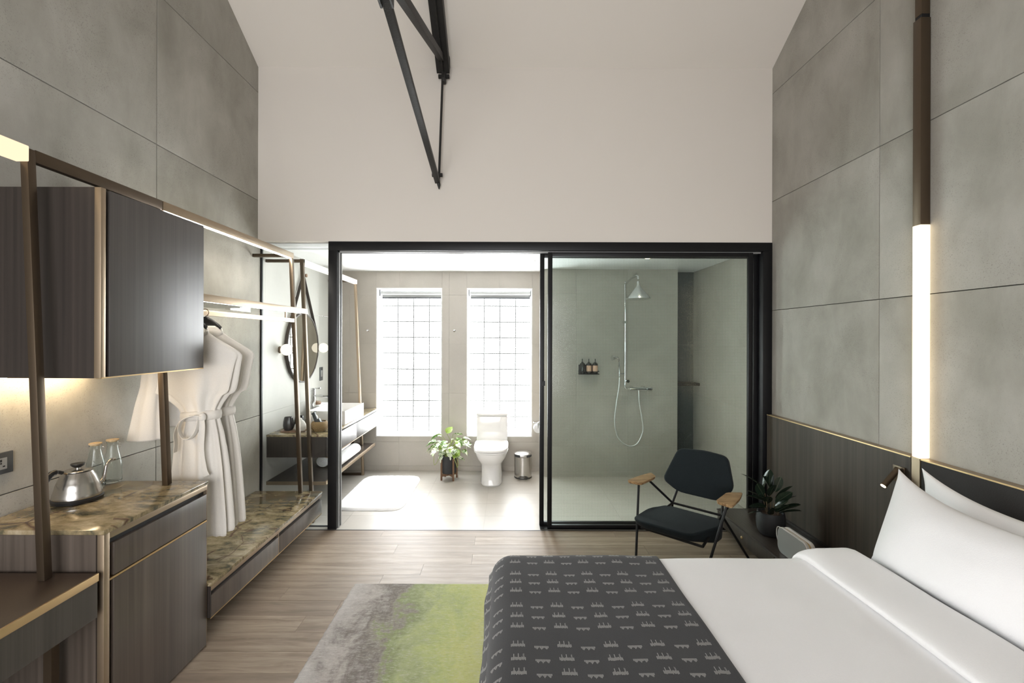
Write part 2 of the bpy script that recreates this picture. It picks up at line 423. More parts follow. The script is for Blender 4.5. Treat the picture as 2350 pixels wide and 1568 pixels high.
CONC = mk_concrete()
TILE = mk_tile('stone_tile', (0.33, 0.30, 0.255), (0.50, 0.465, 0.41), 0.42)
FTILE = mk_tile('stone_floor_tile', (0.33, 0.305, 0.27), (0.45, 0.425, 0.385), 0.36)
PLANK = mk_plank()
VEN = mk_veneer('dark_walnut_veneer', (0.055, 0.043, 0.034), (0.125, 0.100, 0.082), 0.36, spec=0.7)
VENY = mk_veneer('dark_walnut_veneer_flat', (0.026, 0.020, 0.017), (0.058, 0.046, 0.039), 0.32, 'y')
HEADV = mk_veneer('smoked_oak_veneer', (0.030, 0.0235, 0.0175), (0.082, 0.065, 0.049), 0.5, spec=0.3)
DARKV = mk_veneer('deep_walnut_veneer', (0.018, 0.014, 0.012), (0.040, 0.031, 0.026), 0.42)  # darker walnut tone for carcasses, panels and bed base
DESK = plain('brown_leather_top', (0.052, 0.034, 0.024), 0.38, bump=0.08, bsc=300)
MARBLE = mk_marble()
BRONZE = mk_bronze()
DBRONZE = plain('dark_bronze', (0.115, 0.085, 0.058), 0.42, 0.8)
BRASS = plain('brass', (0.62, 0.45, 0.24), 0.3, 0.9)
BLACK = plain('black_powder_coat', (0.007, 0.007, 0.008), 0.45, spec=0.3)
IRON = plain('black_painted_iron', (0.012, 0.011, 0.010), 0.55, bump=0.4, bsc=90)
DARK = plain('dark_recess', (0.010, 0.009, 0.008), 0.7)
PLASTER = plain('warm_white_plaster', (0.72, 0.675, 0.62), 0.9, spec=0.2, bump=0.03, bsc=90)
CEILW = plain('ceiling_paint', (0.76, 0.715, 0.66), 0.95, spec=0.2)
WHITE = plain('white_paint', (0.84, 0.84, 0.83), 0.5)
MORTAR = plain('grey_mortar', (0.15, 0.154, 0.15), 0.9)
GROUT = plain('grout', (0.31, 0.285, 0.245), 0.9)
FGROUT = plain('floor_grout', (0.33, 0.31, 0.28), 0.9)
SUBFL = plain('floor_gap', (0.035, 0.026, 0.02), 0.9)
CERAM = plain('white_ceramic', (0.86, 0.85, 0.83), 0.08)
CHROME = plain('chrome', (0.80, 0.81, 0.82), 0.06, 1.0)
STEEL = mk_steel()
LINEN = mk_fabric('white_cotton', (0.85, 0.845, 0.85), (0.91, 0.905, 0.91), 700, 0.9, 0.15)
ROBE = mk_fabric('white_waffle_cotton', (0.60, 0.57, 0.52), (0.71, 0.68, 0.63), 600, 0.95, 0.3)
TERRY = mk_fabric('white_terry', (0.78, 0.775, 0.77), (0.90, 0.895, 0.89), 260, 1.0, 0.4)
WOOL = mk_fabric('charcoal_wool', (0.006, 0.009, 0.0105), (0.021, 0.028, 0.031), 900, 0.95, 0.04)
HWOOL = mk_fabric('charcoal_upholstery', (0.014, 0.013, 0.012), (0.034, 0.032, 0.030), 700, 0.95, 0.2)
RUNNER = mk_runner(); RUG = mk_rug(); WICKER = mk_wicker()
GLASS = mk_glass('clear_glass', (0.95, 0.975, 0.96))
REED_V = mk_reeded('vertical_reeded_glass', 'x')
REED_H = mk_reeded('horizontal_reeded_glass', 'z')
MIRROR = plain('mirror', (0.62, 0.60, 0.55), 0.01, 1.0)
LEATHER = plain('dark_brown_leather', (0.032, 0.021, 0.016), 0.5)
ARMW = mk_arm_wood()
TEAK = mk_veneer('teak', (0.14, 0.075, 0.04), (0.26, 0.15, 0.085), 0.5)
CORK = plain('pale_cork', (0.50, 0.37, 0.22), 0.85, bump=0.4, bsc=300)
POTB = plain('charcoal_pot', (0.022, 0.023, 0.024), 0.6, bump=0.25, bsc=160)
SOIL = plain('bark_soil', (0.055, 0.028, 0.017), 0.95, bump=1.0, bsc=110)
RUBBER = mk_leaf('rubber_plant_leaf', (0.008, 0.016, 0.010), (0.020, 0.034, 0.020), (0.10, 0.11, 0.07), 0.05, 0.22)
MONST = mk_leaf('variegated_leaf', (0.06, 0.16, 0.025), (0.16, 0.30, 0.05), (0.78, 0.82, 0.66), 0.40, 0.35)
MONST2 = mk_leaf('lime_leaf', (0.14, 0.27, 0.025), (0.32, 0.45, 0.06), (0.60, 0.66, 0.30), 0.25, 0.35)
STEM = plain('green_stem', (0.30, 0.36, 0.10), 0.5)
TWIG = plain('brown_stem', (0.10, 0.07, 0.035), 0.6)
PLASTIC = plain('black_plastic', (0.012, 0.012, 0.012), 0.35)
GREYM = plain('grey_plate', (0.075, 0.08, 0.085), 0.35, 0.4)
SILVER = plain('silver_plastic', (0.34, 0.34, 0.33), 0.4, 0.3)
PALEP = plain('pale_plastic', (0.66, 0.63, 0.60), 0.4)
LABELP = plain('peach_label', (0.72, 0.46, 0.33), 0.6)
AMBER = plain('dark_bottle', (0.02, 0.022, 0.02), 0.2)
STONEW = plain('white_speckled_stone', (0.68, 0.66, 0.62), 0.7, bump=0.3, bsc=160)
WARM = emis('warm_lamp_glow', (1.0, 0.82, 0.56), 2.8)
WARMBAR = emis('warm_bar_glow', (1.0, 0.80, 0.54), 1.15)
WARM2 = emis('warm_strip_glow', (1.0, 0.76, 0.46), 75.0)
SOFTW = emis('soft_strip_glow', (1.0, 0.94, 0.84), 60.0)
BARW = emis('white_bar_glow', (1.0, 0.96, 0.90), 1.6)
GLOBE = emis('globe_glow', (1.0, 0.92, 0.78), 1.25)
BULB = emis('bulb_glow', (1.0, 0.80, 0.50), 9.0)
BLOCK = mk_block()
BLIND = plain('grey_blind_fabric', (0.36, 0.365, 0.355), 0.8)
DGLASS = None
def mk_bottle_glass():
    t = NT('bottle_glass'); t.surf(t.n('BsdfGlass', {'Color': (0.97, 0.985, 0.98), 'Roughness': 0.0, 'IOR': 1.3})); return t.m
BGLASS = mk_bottle_glass()

# ------------------------------------------------------------------ structure
UNIT = box(-0.5, 0.5, -0.5, 0.5, -0.5, 0.5).mesh('unit_piece', smooth=False)
def unit(mat):
    m = UNIT.copy(); m.materials.clear(); m.materials.append(mat); return m
def slab(name, me, parent, x0, x1, y0, y1, z0, z1):
    return piece(name, me, parent, ((x0+x1)/2, (y0+y1)/2, (z0+z1)/2), (x1-x0, y1-y0, z1-z0))

# bedroom floor: dark base with oak planks laid across the room
floor = struct('floor', box(WL-0.2, WR+0.2, REAR_Y-0.2, YP-0.02, -0.12, -0.016), SUBFL, 'brown oak plank floor of the bedroom')
me = unit(PLANK)
rows = {0: [-0.25], 1: [-0.84], 2: [-0.25], 3: [-0.585], 4: [-0.83], 5: [-1.39, -0.26], 6: [-1.0], 7: [-1.15], 8: [-0.3]}
y1 = 3.806; k = 0; pw = 0.151
edges = [3.806, 3.692] + [3.541 - 0.151 * i for i in range(36)]
for k in range(len(edges) - 1):
    ya, yb = edges[k+1], edges[k]
    if ya < REAR_Y: break
    cuts = rows.get(k - 1 if k > 0 else -1)
    if cuts is None: cuts = [random.uniform(-1.6, 0.2)]
    xs = sorted(set([WL] + cuts + [c for c in (cuts[-1] + 1.9,) if c < WR - 0.25] + [WR]))
    for xa, xb in zip(xs, xs[1:]):
        slab('plank', me, floor, xa + 0.0007, xb - 0.0007, ya + 0.0008, yb - 0.0008, -0.016, random.uniform(-0.0006, 0.0))
struct('trim_1', box(WL, WR, 3.806, 3.818, -0.02, 0.001), BLACK, 'dark metal threshold strip between wood and tile')

# bathroom floor
fb = struct('floor_bathroom', box(WL-0.2, WR+0.2, 3.818, YB+0.3, -0.12, -0.002), FGROUT, 'pale stone tile floor of the bathroom')
me = unit(FTILE)
ys = [3.818, 4.12, 4.425, 4.73, 5.035, 5.34, YB]
xs = [WL] + [x for x in [-0.80 + 0.605 * k for k in range(-3, 6)] if WL + 0.05 < x < WR - 0.05] + [WR + 0.03]
for ya, yb in zip(ys, ys[1:]):
    for xa, xb in zip(xs, xs[1:]):
        slab('tile', me, fb, xa + 0.0007, xb - 0.0007, ya + 0.0007, yb - 0.0007, -0.010, 0.0)

# concrete side walls: big cast panels with open joints
def gable(x0, x1):
    pts = [(REAR_Y - 0.2, -0.12), (YP + 0.2, -0.12), (YP + 0.2, roof(YP + 0.2) + 0.05), (1.0, roof(1.0) + 0.05), (REAR_Y - 0.2, roof(REAR_Y - 0.2) + 0.05)]
    return MB().prism(pts, 'x', x0, x1)
wl = struct('wall_left', gable(WL - 0.25, WL - 0.018), DARK, 'grey concrete panel wall behind the wardrobe units')
wr = struct('wall_right', gable(WR + 0.018, WR + 0.25), DARK, 'grey concrete panel wall behind the bed')
for w, xa, xb in ((wl, WL - 0.02, WL), (wr, WR, WR + 0.02)):
    yj = [REAR_Y, -0.875, 0.925, 2.725, 3.87]
    zj = [0.0, 0.945, 1.84, 2.75, 3.652, 4.55, 5.6]
    for ya, yb in zip(yj, yj[1:]):
        for za, zb in zip(zj, zj[1:]):
            g = 0.0022
            cand = [(ya + g, za + g), (yb - g, za + g), (yb - g, zb - g), (ya + g, zb - g)]
            if ya < 1.0 < yb:        # the panel below the ridge: clip by both slopes
                pts = clip_below(cand, lambda y: 3.865 + 0.6 * (3.83 - y) + 0.02)
                pts = clip_below(pts, lambda y: 5.563 - 0.6 * (1.0 - y) + 0.02)
            else:
                pts = clip_below(cand, lambda y: roof(y) + 0.02 if not (ya < 1.0) else 5.563 - 0.6 * (1.0 - y) + 0.02)
            if len(pts) > 2:
                part('wall_panel', MB().prism(pts, 'x', xa, xb, bev=0.0012, seg=1), CONC, w, smooth=False)

# white wall above the partition, pitched ceiling, rear wall with its window
struct('wall_front', box(WL, WR, YP, YP + 0.16, 2.408, 3.87), PLASTER, 'warm white wall above the bathroom partition')
pts = [(YP + 0.25, roof(YP + 0.25)), (1.0, roof(1.0)), (REAR_Y - 0.25, roof(REAR_Y - 0.25)), (REAR_Y - 0.25, roof(REAR_Y - 0.25) + 0.2), (1.0, roof(1.0) + 0.2), (YP + 0.25, roof(YP + 0.25) + 0.2)]
struct('ceiling', MB().prism(pts, 'x', WL - 0.24, WR + 0.24), CEILW, 'pitched white ceiling')
rear = MB()
zt = roof(REAR_Y) + 0.1
rear.box(WL, -2.0, REAR_Y - 0.2, REAR_Y, 0, zt).box(0.7, WR, REAR_Y - 0.2, REAR_Y, 0, zt).box(-2.0, 0.7, REAR_Y - 0.2, REAR_Y, 0, 0.4).box(-2.0, 0.7, REAR_Y - 0.2, REAR_Y, 2.4, zt)
struct('wall_rear', rear, PLASTER, 'white wall with the bedroom window')
w4 = structe('window_4', 'tall bedroom window')
m = MB()
for x in (-1.98, -1.09, -0.2, 0.68): m.box(x - 0.025, x + 0.025, REAR_Y - 0.12, REAR_Y - 0.06, 0.4, 2.4)
for z in (0.42, 1.8, 2.38): m.box(-2.0, 0.7, REAR_Y - 0.12, REAR_Y - 0.06, z - 0.02, z + 0.02)
part('window_frame', m, BLACK, w4)

# bathroom walls
bwl = struct('wall_bathroom_left', box(WL - 0.25, WL - 0.018, YP + 0.2, YB + 0.5, -0.12, 2.7), GROUT, 'pale stone wall behind the washstand')
bwr = struct('wall_bathroom_right', box(WR + 0.05, WR + 0.3, YP + 0.2, YB + 0.5, -0.12, 2.7), GROUT, 'stone side wall of the shower')
W1 = (-1.579, -0.786); W2 = (-0.488, 0.302); WZ = (0.413, 2.207)
m = MB(); ya, yb = YB + 0.012, YB + 0.42
for x0, x1 in ((WL - 0.25, W1[0]), (W1[1], W2[0]), (W2[1], WR + 0.3)): m.box(x0, x1, ya, yb, -0.12, 2.7)
for w in (W1, W2): m.box(w[0], w[1], ya, yb, -0.12, WZ[0]).box(w[0], w[1], ya, yb, WZ[1], 2.7)
bwb = struct('wall_bathroom_back', m, GROUT, 'stone tiled wall with two glass block windows')
# shower wall stands forward, with a dark niche at its right end
YS, XS0, XS1 = 5.30, 0.42, 1.974
shw = struct('wall_shower', box(XS0 + 0.012, XS1 - 0.012, YS + 0.012, YB + 0.02, 0, 2.45), GROUT, 'stone tiled shower wall')
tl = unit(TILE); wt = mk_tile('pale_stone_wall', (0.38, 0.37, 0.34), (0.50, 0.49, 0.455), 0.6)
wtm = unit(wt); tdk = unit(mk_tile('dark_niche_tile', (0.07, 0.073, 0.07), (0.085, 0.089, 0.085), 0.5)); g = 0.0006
zt_ = [0.06, 0.35, 0.94, 1.53, 2.12, CB]
def cutrects(x0, x1, z0, z1, holes):
    """split a rectangle around the rectangular holes"""
    rs = [(x0, x1, z0, z1)]
    for a, b, c, d in holes:
        nr = []
        for (p, q, r, s_) in rs:
            if b <= p or a >= q or d <= r or c >= s_: nr.append((p, q, r, s_)); continue
            if p < a: nr.append((p, a, r, s_))
            if b < q: nr.append((b, q, r, s_))
            pa, qb = max(p, a), min(q, b)
            if r < c: nr.append((pa, qb, r, c))
            if d < s_: nr.append((pa, qb, d, s_))
        rs = nr
    return rs
holes = [(*W1, *WZ), (*W2, *WZ)]
for i, (za, zb) in enumerate(zip([0.0] + zt_, zt_)):
    xs = [WL] + [x for x in [-1.9 + 0.6 * k for k in range(8)] if WL + 0.05 < x < XS1 - 0.1] + [XS1, WR + 0.05]
    for xa, xb in zip(xs, xs[1:]):
        if xa > XS0 and xb < XS1: continue
        for (p, q, r, s_) in cutrects(xa, xb, za, zb, holes):
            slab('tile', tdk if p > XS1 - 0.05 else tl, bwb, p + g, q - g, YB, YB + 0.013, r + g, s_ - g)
    xs = [XS0] + [x for x in [-2.2 + 0.6 * k for k in range(9)] if XS0 + 0.05 < x < XS1 - 0.05] + [XS1]
    for xa, xb in zip(xs, xs[1:]): slab('tile', tl, shw, xa + g, xb - g, YS, YS + 0.013, za + g, zb - g)
    slab('tile', tl, shw, XS0, XS0 + 0.013, YS + 0.014, YB, za + g, zb - g)
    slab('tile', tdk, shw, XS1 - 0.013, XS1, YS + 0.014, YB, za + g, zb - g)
for za, zb in zip([0.0, 0.945, 1.84], [0.945, 1.84, CB]):
    for yc, yd in zip([3.90, 3.945, 5.085], [3.945, 5.085, YB]): slab('tile', wtm, bwl, WL - 0.02, WL, yc + g, yd - g, za + g, zb - g)
for i, (za, zb) in enumerate(zip([0.0] + zt_, zt_)):
    for yc, yd in zip([3.95, 4.3 + 0.3 * (i % 2), 4.9 + 0.3 * (i % 2)], [4.3 + 0.3 * (i % 2), 4.9 + 0.3 * (i % 2), YB]):
        slab('tile', tl, bwr, WR + 0.03, WR + 0.052, yc + g, yd - g, za + g, zb - g)
cbath = struct('ceiling_bathroom', box(WL - 0.2, WR + 0.2, YP + 0.15, YB + 0.4, CB, CB + 0.12), WHITE, 'flat white bathroom ceiling')

# glass block windows
bm = MB().box(-0.0945, 0.0945, -0.04, 0.04, -0.0945, 0.0945, 0.006, 2).mesh('glass_block')
bm.materials.append(BLOCK)
for i, (xa, xb) in enumerate((W1, W2)):
    w = structe('window_%d' % (i + 1), ('left' if i == 0 else 'right') + ' glass block window')
    m = MB(); t_ = 0.012
    m.box(xa, xa + t_, YB - 0.002, YBLK + 0.02, WZ[0], WZ[1]).box(xb - t_, xb, YB - 0.002, YBLK + 0.02, WZ[0], WZ[1])
    m.box(xa + t_, xb - t_, YB - 0.002, YBLK + 0.02, WZ[1] - t_, WZ[1])
    part('reveal', m, WHITE, w)
    part('window_sill', box(xa + t_, xb - t_, YB - 0.002, YBLK + 0.02, WZ[0], WZ[0] + t_), WHITE, w)
    cx = (xa + xb) / 2; m = MB(); hw = 0.0075
    for c in range(5): m.box(cx + (c - 2) * 0.1985 - hw, cx + (c - 2) * 0.1985 + hw, YBLK - 0.004, YBLK + 0.08, WZ[0], WZ[1])
    for r in range(10): m.box(xa, xb, YBLK - 0.0035, YBLK + 0.079, WZ[0] + r * 0.1993 - hw, WZ[0] + r * 0.1993 + hw)
    part('mortar', m, MORTAR, w, smooth=False)
    for r in range(9):
        for c in range(4):
            piece('glass_block', bm, w, (cx + (c - 1.5) * 0.1985, YBLK + 0.04, WZ[0] + 0.1 + r * 0.1993))

# black steel partition frame
YF, YR = 3.822, 3.945
d1 = structe('door_1', 'black steel frame of the bathroom opening')
part('door_header', box(-1.497, WR, YF, YR, 2.334, 2.4075, 0.002), BLACK, d1)
part('door_jamb', box(-1.497, -1.423, YF, YR, 0.0, 2.334, 0.002), BLACK, d1)
part('door_jamb', box(2.136, WR, YF, YR, 0.0, 2.334, 0.002), BLACK, d1)
m = MB()
for y in (3.857, 3.905): m.box(-1.424, -1.414, y, y + 0.012, 0.0, 2.334)
for y in (3.857, 3.905): m.box(-1.424, 2.136, y, y + 0.012, 2.322, 2.335)
part('door_track', m, SILVER, d1)
part('door_track', box(0.28, 2.136, 3.83, 3.94, 0.0, 0.006), BLACK, d1)
def leaf(name, label, x0, x1, y0, y1, glass):
    d = structe(name, label); st = 0.037; ym = (y0 + y1) / 2
    part('stile', box(x0, x0 + st, y0, y1, 0.008, 2.325, 0.0015), BLACK, d)
    part('stile', box(x1 - st, x1, y0, y1, 0.008, 2.325, 0.0015), BLACK, d)
    part('rail', box(x0 + st, x1 - st, y0, y1, 0.008, 0.036, 0.0015), BLACK, d)
    part('rail', box(x0 + st, x1 - st, y0, y1, 2.29, 2.325, 0.0015), BLACK, d)
    m = MB().box(x0 + st, x1 - st, ym, ym + 0.0005, 0.036, 2.29)
    # a single thin sheet
    m = MB(); m.face([m.bm.verts.new(c) for c in ((x0+st, ym, 0.036), (x1-st, ym, 0.036), (x1-st, ym, 2.29), (x0+st, ym, 2.29))])
    part('glass_pane', m, glass, d, smooth=False)
    return d
dl = leaf('door_2', 'front sliding leaf of ribbed glass', 0.341, 2.06, 3.835, 3.865, REED_V)
d3 = leaf('door_3', 'rear sliding leaf of ribbed glass', 0.279, 2.135, 3.900, 3.930, REED_H)
part('door_latch', box(0.300, 0.322, 3.868, 3.899, 1.20, 1.24), BLACK, dl)
w3 = structe('window_3', 'fixed clear glass pane beside the black post')
m = MB(); m.face([m.bm.verts.new(c) for c in ((WL, 3.885, 0.0), (-1.497, 3.885, 0.0), (-1.497, 3.885, 2.407), (WL, 3.885, 2.407))])
part('glass_pane', m, GLASS, w3, smooth=False)
part('glass_channel', box(WL, WL + 0.012, 3.872, 3.892, 0.0, 2.36), BLACK, w3)
part('glass_channel', box(WL, -1.497, 3.876, 3.896, 0.0, 0.004), BLACK, w3)
struct('trim_2', MB().box(WL, -1.497, 3.90, 3.94, 2.375, 2.405).box(WL, -1.497, 3.96, 3.99, 2.36, 2.405), WHITE, 'white ceiling trim inside the fixed glass')

# ------------------------------------------------------------------ bed and headboard wall
BZ = 0.58
HX = 2.16
hb = thing('headboard', 'long dark headboard wall with brass top edge behind the bed', 'headboard', (HX + 0.02, 2.2, 0))
part('wood_panel', box(HX, WR - 0.001, 2.447, 3.80, 0.0, 0.972), HEADV, hb, 'smoked oak veneer panel')
part('upholstered_panel', box(HX, WR - 0.001, -0.6, 2.387, 0.0, 0.972, 0.004), HWOOL, hb, 'charcoal fabric panel')
part('post', box(HX - 0.001, WR - 0.001, 2.393, 2.441, 0.0, 0.976), BRONZE, hb, 'bronze strip below the wall lamp')
part('edge_trim', box(HX - 0.002, HX + 0.003, 2.447, 3.80, 0.970, 0.977), BRASS, hb, 'thin brass edge')
part('edge_trim', box(HX - 0.002, HX + 0.003, -0.6, 2.387, 0.970, 0.977), BRASS, hb, 'thin brass edge')
part('ledge', box(HX + 0.003, WR - 0.001, 2.447, 3.80, 0.972, 0.976), BRONZE, hb)
part('ledge', box(HX + 0.003, WR - 0.001, -0.6, 2.387, 0.972, 0.976), BRONZE, hb)

bed = thing('bed', 'low bed base with white mattress under the duvet', 'bed', (1.05, 1.34, 0))
part('bed_base', box(0.02, HX - 0.004, 0.48, 2.15, 0.05, 0.27, 0.01), DARKV, bed)
part('plinth', box(0.36, HX - 0.02, 0.6, 2.05, 0.0, 0.05), DARK, bed)
m = MB().box(0.0, HX - 0.006, 0.46, 2.17, 0.272, 0.545, 0.05, 4)
part('mattress', m, LINEN, bed)

def prof(s, flat0, flat1, r, drop0, drop1):
    """arc-length profile: side drop, rounded edge, flat top, rounded edge, drop -> (pos, dz)"""
    q = r * PI / 2
    if s < flat0:
        a = flat0 - s
        if a < q: t = a / r; return flat0 - r * math.sin(t), -r * (1 - math.cos(t))
        return flat0 - r, -r - (a - q)
    if s > flat1:
        a = s - flat1
        if a < q: t = a / r; return flat1 + r * math.sin(t), -r * (1 - math.cos(t))
        return flat1 + r, -r - (a - q)
    return s, 0.0
def cloth(x_s, y_s, top, lift, rx, ry, xr, yr, nu, nv, wr, name, mat, uvscale=1.0, seed=0.0):
    """cloth over the bed. x_s/y_s = arc-length ranges, xr/yr = flat ranges of the top"""
    m = MB()
    def P(u, v):
        s, t = x_s[0] + (x_s[1] - x_s[0]) * u, y_s[0] + (y_s[1] - y_s[0]) * v
        x, dx = prof(s, xr[0], xr[1], rx, 0, 0); y, dy = prof(t, yr[0], yr[1], ry, 0, 0)
        z = top + dx + dy
        n1 = noise.noise(Vector((x * 2.3 + seed, y * 2.0, 3.1))) * wr + noise.noise(Vector((x * 6 + seed, y * 4.5, 9.0))) * wr * 0.35
        z = max(0.06, z + n1 + lift)
        if dx < -rx * 0.9: x += (noise.noise(Vector((y * 5, z * 2, seed))) * 0.02 - lift)
        if dy < -ry * 0.9: y += (noise.noise(Vector((x * 5, z * 2, seed))) * 0.02 + (lift if y > 1 else -lift))
        return (x, y, z)
    m.grid(P, nu, nv, uv=lambda u, v: (x_s[0] + (x_s[1] - x_s[0]) * u, y_s[0] + (y_s[1] - y_s[0]) * v))
    return m
XF = (0.03, 9.0); YFL = (0.55, 2.10)
dv = thing('duvet', 'plain white duvet with turned-down top covering the bed', 'duvet', (0.8, 1.34, BZ))
o = part('cover', cloth((0.2, 1.60), (0.25, 2.42), BZ, 0.0, 0.10, 0.11, XF, YFL, 70, 70, 0.008, 'c', LINEN), LINEN, dv, ang=80)
sd = o.modifiers.new('thick', 'SOLIDIFY'); sd.thickness = 0.012; sd.offset = -1
# turned-down band, puffed towards the pillows
m = MB()
def fold(u, v):
    t = 0.30 + (2.44 - 0.30) * v
    y, dy = prof(t, 0.55, 2.09, 0.12, 0, 0)
    w_ = 0.018 * noise.noise(Vector((y * 2.2, 4.0, 1.0)))
    xa, xb = 1.365 + w_, 1.625 + 0.012 * noise.noise(Vector((y * 3, 1.0, 7.0)))
    a = u * 2 * PI
    # rounded thin cross section
    cx, hw, hh = (xa + xb) / 2, (xb - xa) / 2, 0.030 + 0.010 * noise.noise(Vector((y * 3.0, 2.0, 2.0)))
    px = cx + hw * math.copysign(abs(math.cos(a)) ** 0.55, math.cos(a))
    pz = hh * math.copysign(abs(math.sin(a)) ** 0.75, math.sin(a))
    if math.sin(a) > 0: pz *= 1.0 + 0.35 * math.cos(a)
    return (px, y, BZ + 0.022 + dy + pz + 0.004 * noise.noise(Vector((px * 9, y * 3, 5))))
m.grid(fold, 36, 70)
bmesh.ops.remove_doubles(m.bm, verts=m.bm.verts, dist=0.0005)
bmesh.ops.recalc_face_normals(m.bm, faces=m.bm.faces)
part('turned_down_band', m, LINEN, dv, ang=80)

m = cloth((-0.55, 0.70), (0.20, 2.50), BZ, 0.013, 0.10, 0.115, XF, YFL, 70, 90, 0.008, 'r', RUNNER)
o = solo('bed_runner', m, RUNNER, 'charcoal woven runner with pale ikat marks over the foot of the bed', 'bed runner', ang=80)
sd = o.modifiers.new('thick', 'SOLIDIFY'); sd.thickness = 0.007; sd.offset = -1

def pillow(label, base, top, y0, y1, T, sag, seed):
    """standing pillow: base/top = (x,z) of its lower and upper edge"""
    b, t = Vector((base[0], 0, base[1])), Vector((top[0], 0, top[1]))
    up = t - b; nrm = Vector((up.z, 0, -up.x)).normalized() * -1
    cy, hw = (y0 + y1) / 2, (y1 - y0) / 2; m = MB(); N = 44
    def F(side):
        def f(i, j):
            u, v = -1 + 2 * i, -1 + 2 * j
            x = hw * u * (1 - 0.055 * (1 - v * v)); vv = v - sag * (1 - abs(u) ** 2.4) * (0.5 + 0.5 * v)
            th = T * ((1 - u * u) * (1 - v * v)) ** 0.5 * (0.8 + 0.2 * (1 - v) / 2)
            th += 0.008 * noise.noise(Vector((u * 2.2 + seed, v * 2.2, 0.5))) * (1 - u ** 4) * (1 - v ** 4)
            x -= 0.10 * (1 - v) / 2 * max(0.0, u); p = b + up * ((vv + 1) / 2) + nrm * (th * side)
            return (p.x, cy + x, p.z)
        return f
    m.grid(F(1), N, N); m.grid(F(-1), N, N)
    bmesh.ops.remove_doubles(m.bm, verts=m.bm.verts, dist=0.0004)
    bmesh.ops.recalc_face_normals(m.bm, faces=m.bm.faces)
    return solo('pillow', m, LINEN, label, 'pillow', ((base[0] + top[0]) / 2, cy, base[1]), ang=85)
pillow('front white pillow leaning on the other pillow', (1.675, 0.588), (1.888, 0.978), 1.25, 2.205, 0.125, 0.42, 1.0)
pillow('rear white pillow propped against the charcoal headboard panel', (1.955, 0.60), (2.045, 0.968), 1.28, 2.255, 0.085, 0.44, 6.0)

# vertical wall lamp standing on the headboard
lamp = thing('wall_lamp', 'tall square bronze wall lamp with glowing lower half', 'wall lamp', (2.187, 2.417, 0.977))
part('diffuser', box(HX, WR - 0.002, 2.393, 2.441, 0.978, 2.203, 0.003), WARM, lamp, 'glowing frosted tube')
part('housing', box(HX, WR - 0.002, 2.393, 2.441, 2.204, 3.29, 0.002), DBRONZE, lamp)
part('housing', box(HX + 0.006, WR - 0.002, 2.397, 2.437, 3.31, 3.98, 0.002), DBRONZE, lamp)
part('joint', box(HX + 0.008, WR - 0.004, 2.397, 2.437, 3.29, 3.31), BLACK, lamp)

# small reading lamp on the veneer panel
rl = thing('reading_lamp', 'small bronze reading spotlight on a square plate beside the front pillow', 'reading lamp', (HX - 0.01, 2.515, 0.85))
part('wall_plate', box(HX - 0.007, HX - 0.0005, 2.477, 2.553, 0.815, 0.905, 0.001), DBRONZE, rl)
part('arm', MB().tube([(HX - 0.006, 2.51, 0.872), (HX - 0.03, 2.51, 0.872)], 0.006), BLACK, rl)
a, b = Vector((2.142, 2.505, 0.893)), Vector((2.052, 2.493, 0.803))
part('lamp_tube', MB().tube([a, b], 0.0155, 20), DBRONZE, rl)
part('bulb', MB().tube([b, b + (b - a).normalized() * 0.003], 0.0125, 20), BULB, rl)

# low bedside ledge
con = thing('bedside_ledge', 'low dark wood ledge with drawers between bed and glass wall', 'console', (1.95, 3.1, 0.077))
part('body', box(1.765, HX - 0.002, 2.20, 3.795, 0.077, 0.182), DARKV, con)
part('top', box(1.742, HX - 0.002, 2.20, 3.795, 0.183, 0.196, 0.001), VENY, con)
for ya, yb in ((2.21, 2.98), (2.99, 3.79)):
    d = part('drawer', box(1.746, 1.764, ya, yb, 0.079, 0.180, 0.001), HEADV, con)
    part('knob', MB().lathe([(0.002, 0.0), (0.010, 0.001), (0.010, 0.008), (0.006, 0.011)], (1.746, (ya + yb) / 2, 0.13), 16, Matrix.Rotation(-PI / 2, 4, 'Y')), BRASS, d)
part('upstand', box(HX - 0.016, HX - 0.002, 2.20, 3.795, 0.197, 0.214), DARKV, con)
part('foot', box(1.85, HX - 0.01, 2.25, 3.78, 0.0, 0.077), DARK, con)

# speaker on the ledge
sp = thing('speaker', 'slim silver portable speaker on the dark ledge beside the bed', 'speaker', (1.83, 2.9, 0.197))
def rrect(y0, y1, z0, z1, r, n=6):
    P = []
    for cy, cz, a0 in ((y1 - r, z1 - r, 0), (y0 + r, z1 - r, 90), (y0 + r, z0 + r, 180), (y1 - r, z0 + r, 270)):
        for k in range(n + 1):
            a = math.radians(a0 + 90 * k / n); P.append((cy + r * math.cos(a), cz + r * math.sin(a)))
    return P
part('grille', MB().prism(rrect(2.745, 3.04, 0.2, 0.362, 0.045), 'x', 1.80, 1.803), SILVER, sp)
part('front_shell', MB().prism(rrect(2.74, 3.045, 0.197, 0.366, 0.048), 'x', 1.803, 1.822, 0.003), PALEP, sp)
part('spine', MB().prism(rrect(2.748, 3.037, 0.201, 0.358, 0.044), 'x', 1.822, 1.836), BRASS, sp)
part('rear_shell', MB().prism(rrect(2.74, 3.045, 0.197, 0.366, 0.048), 'x', 1.836, 1.856, 0.003), PALEP, sp)
part('strap', MB().tube(smoothpath([(1.812, 3.035, 0.355), (1.812, 3.065, 0.34), (1.812, 3.07, 0.29), (1.812, 3.05, 0.25)], 6), 0.003, 8), PALEP, sp)

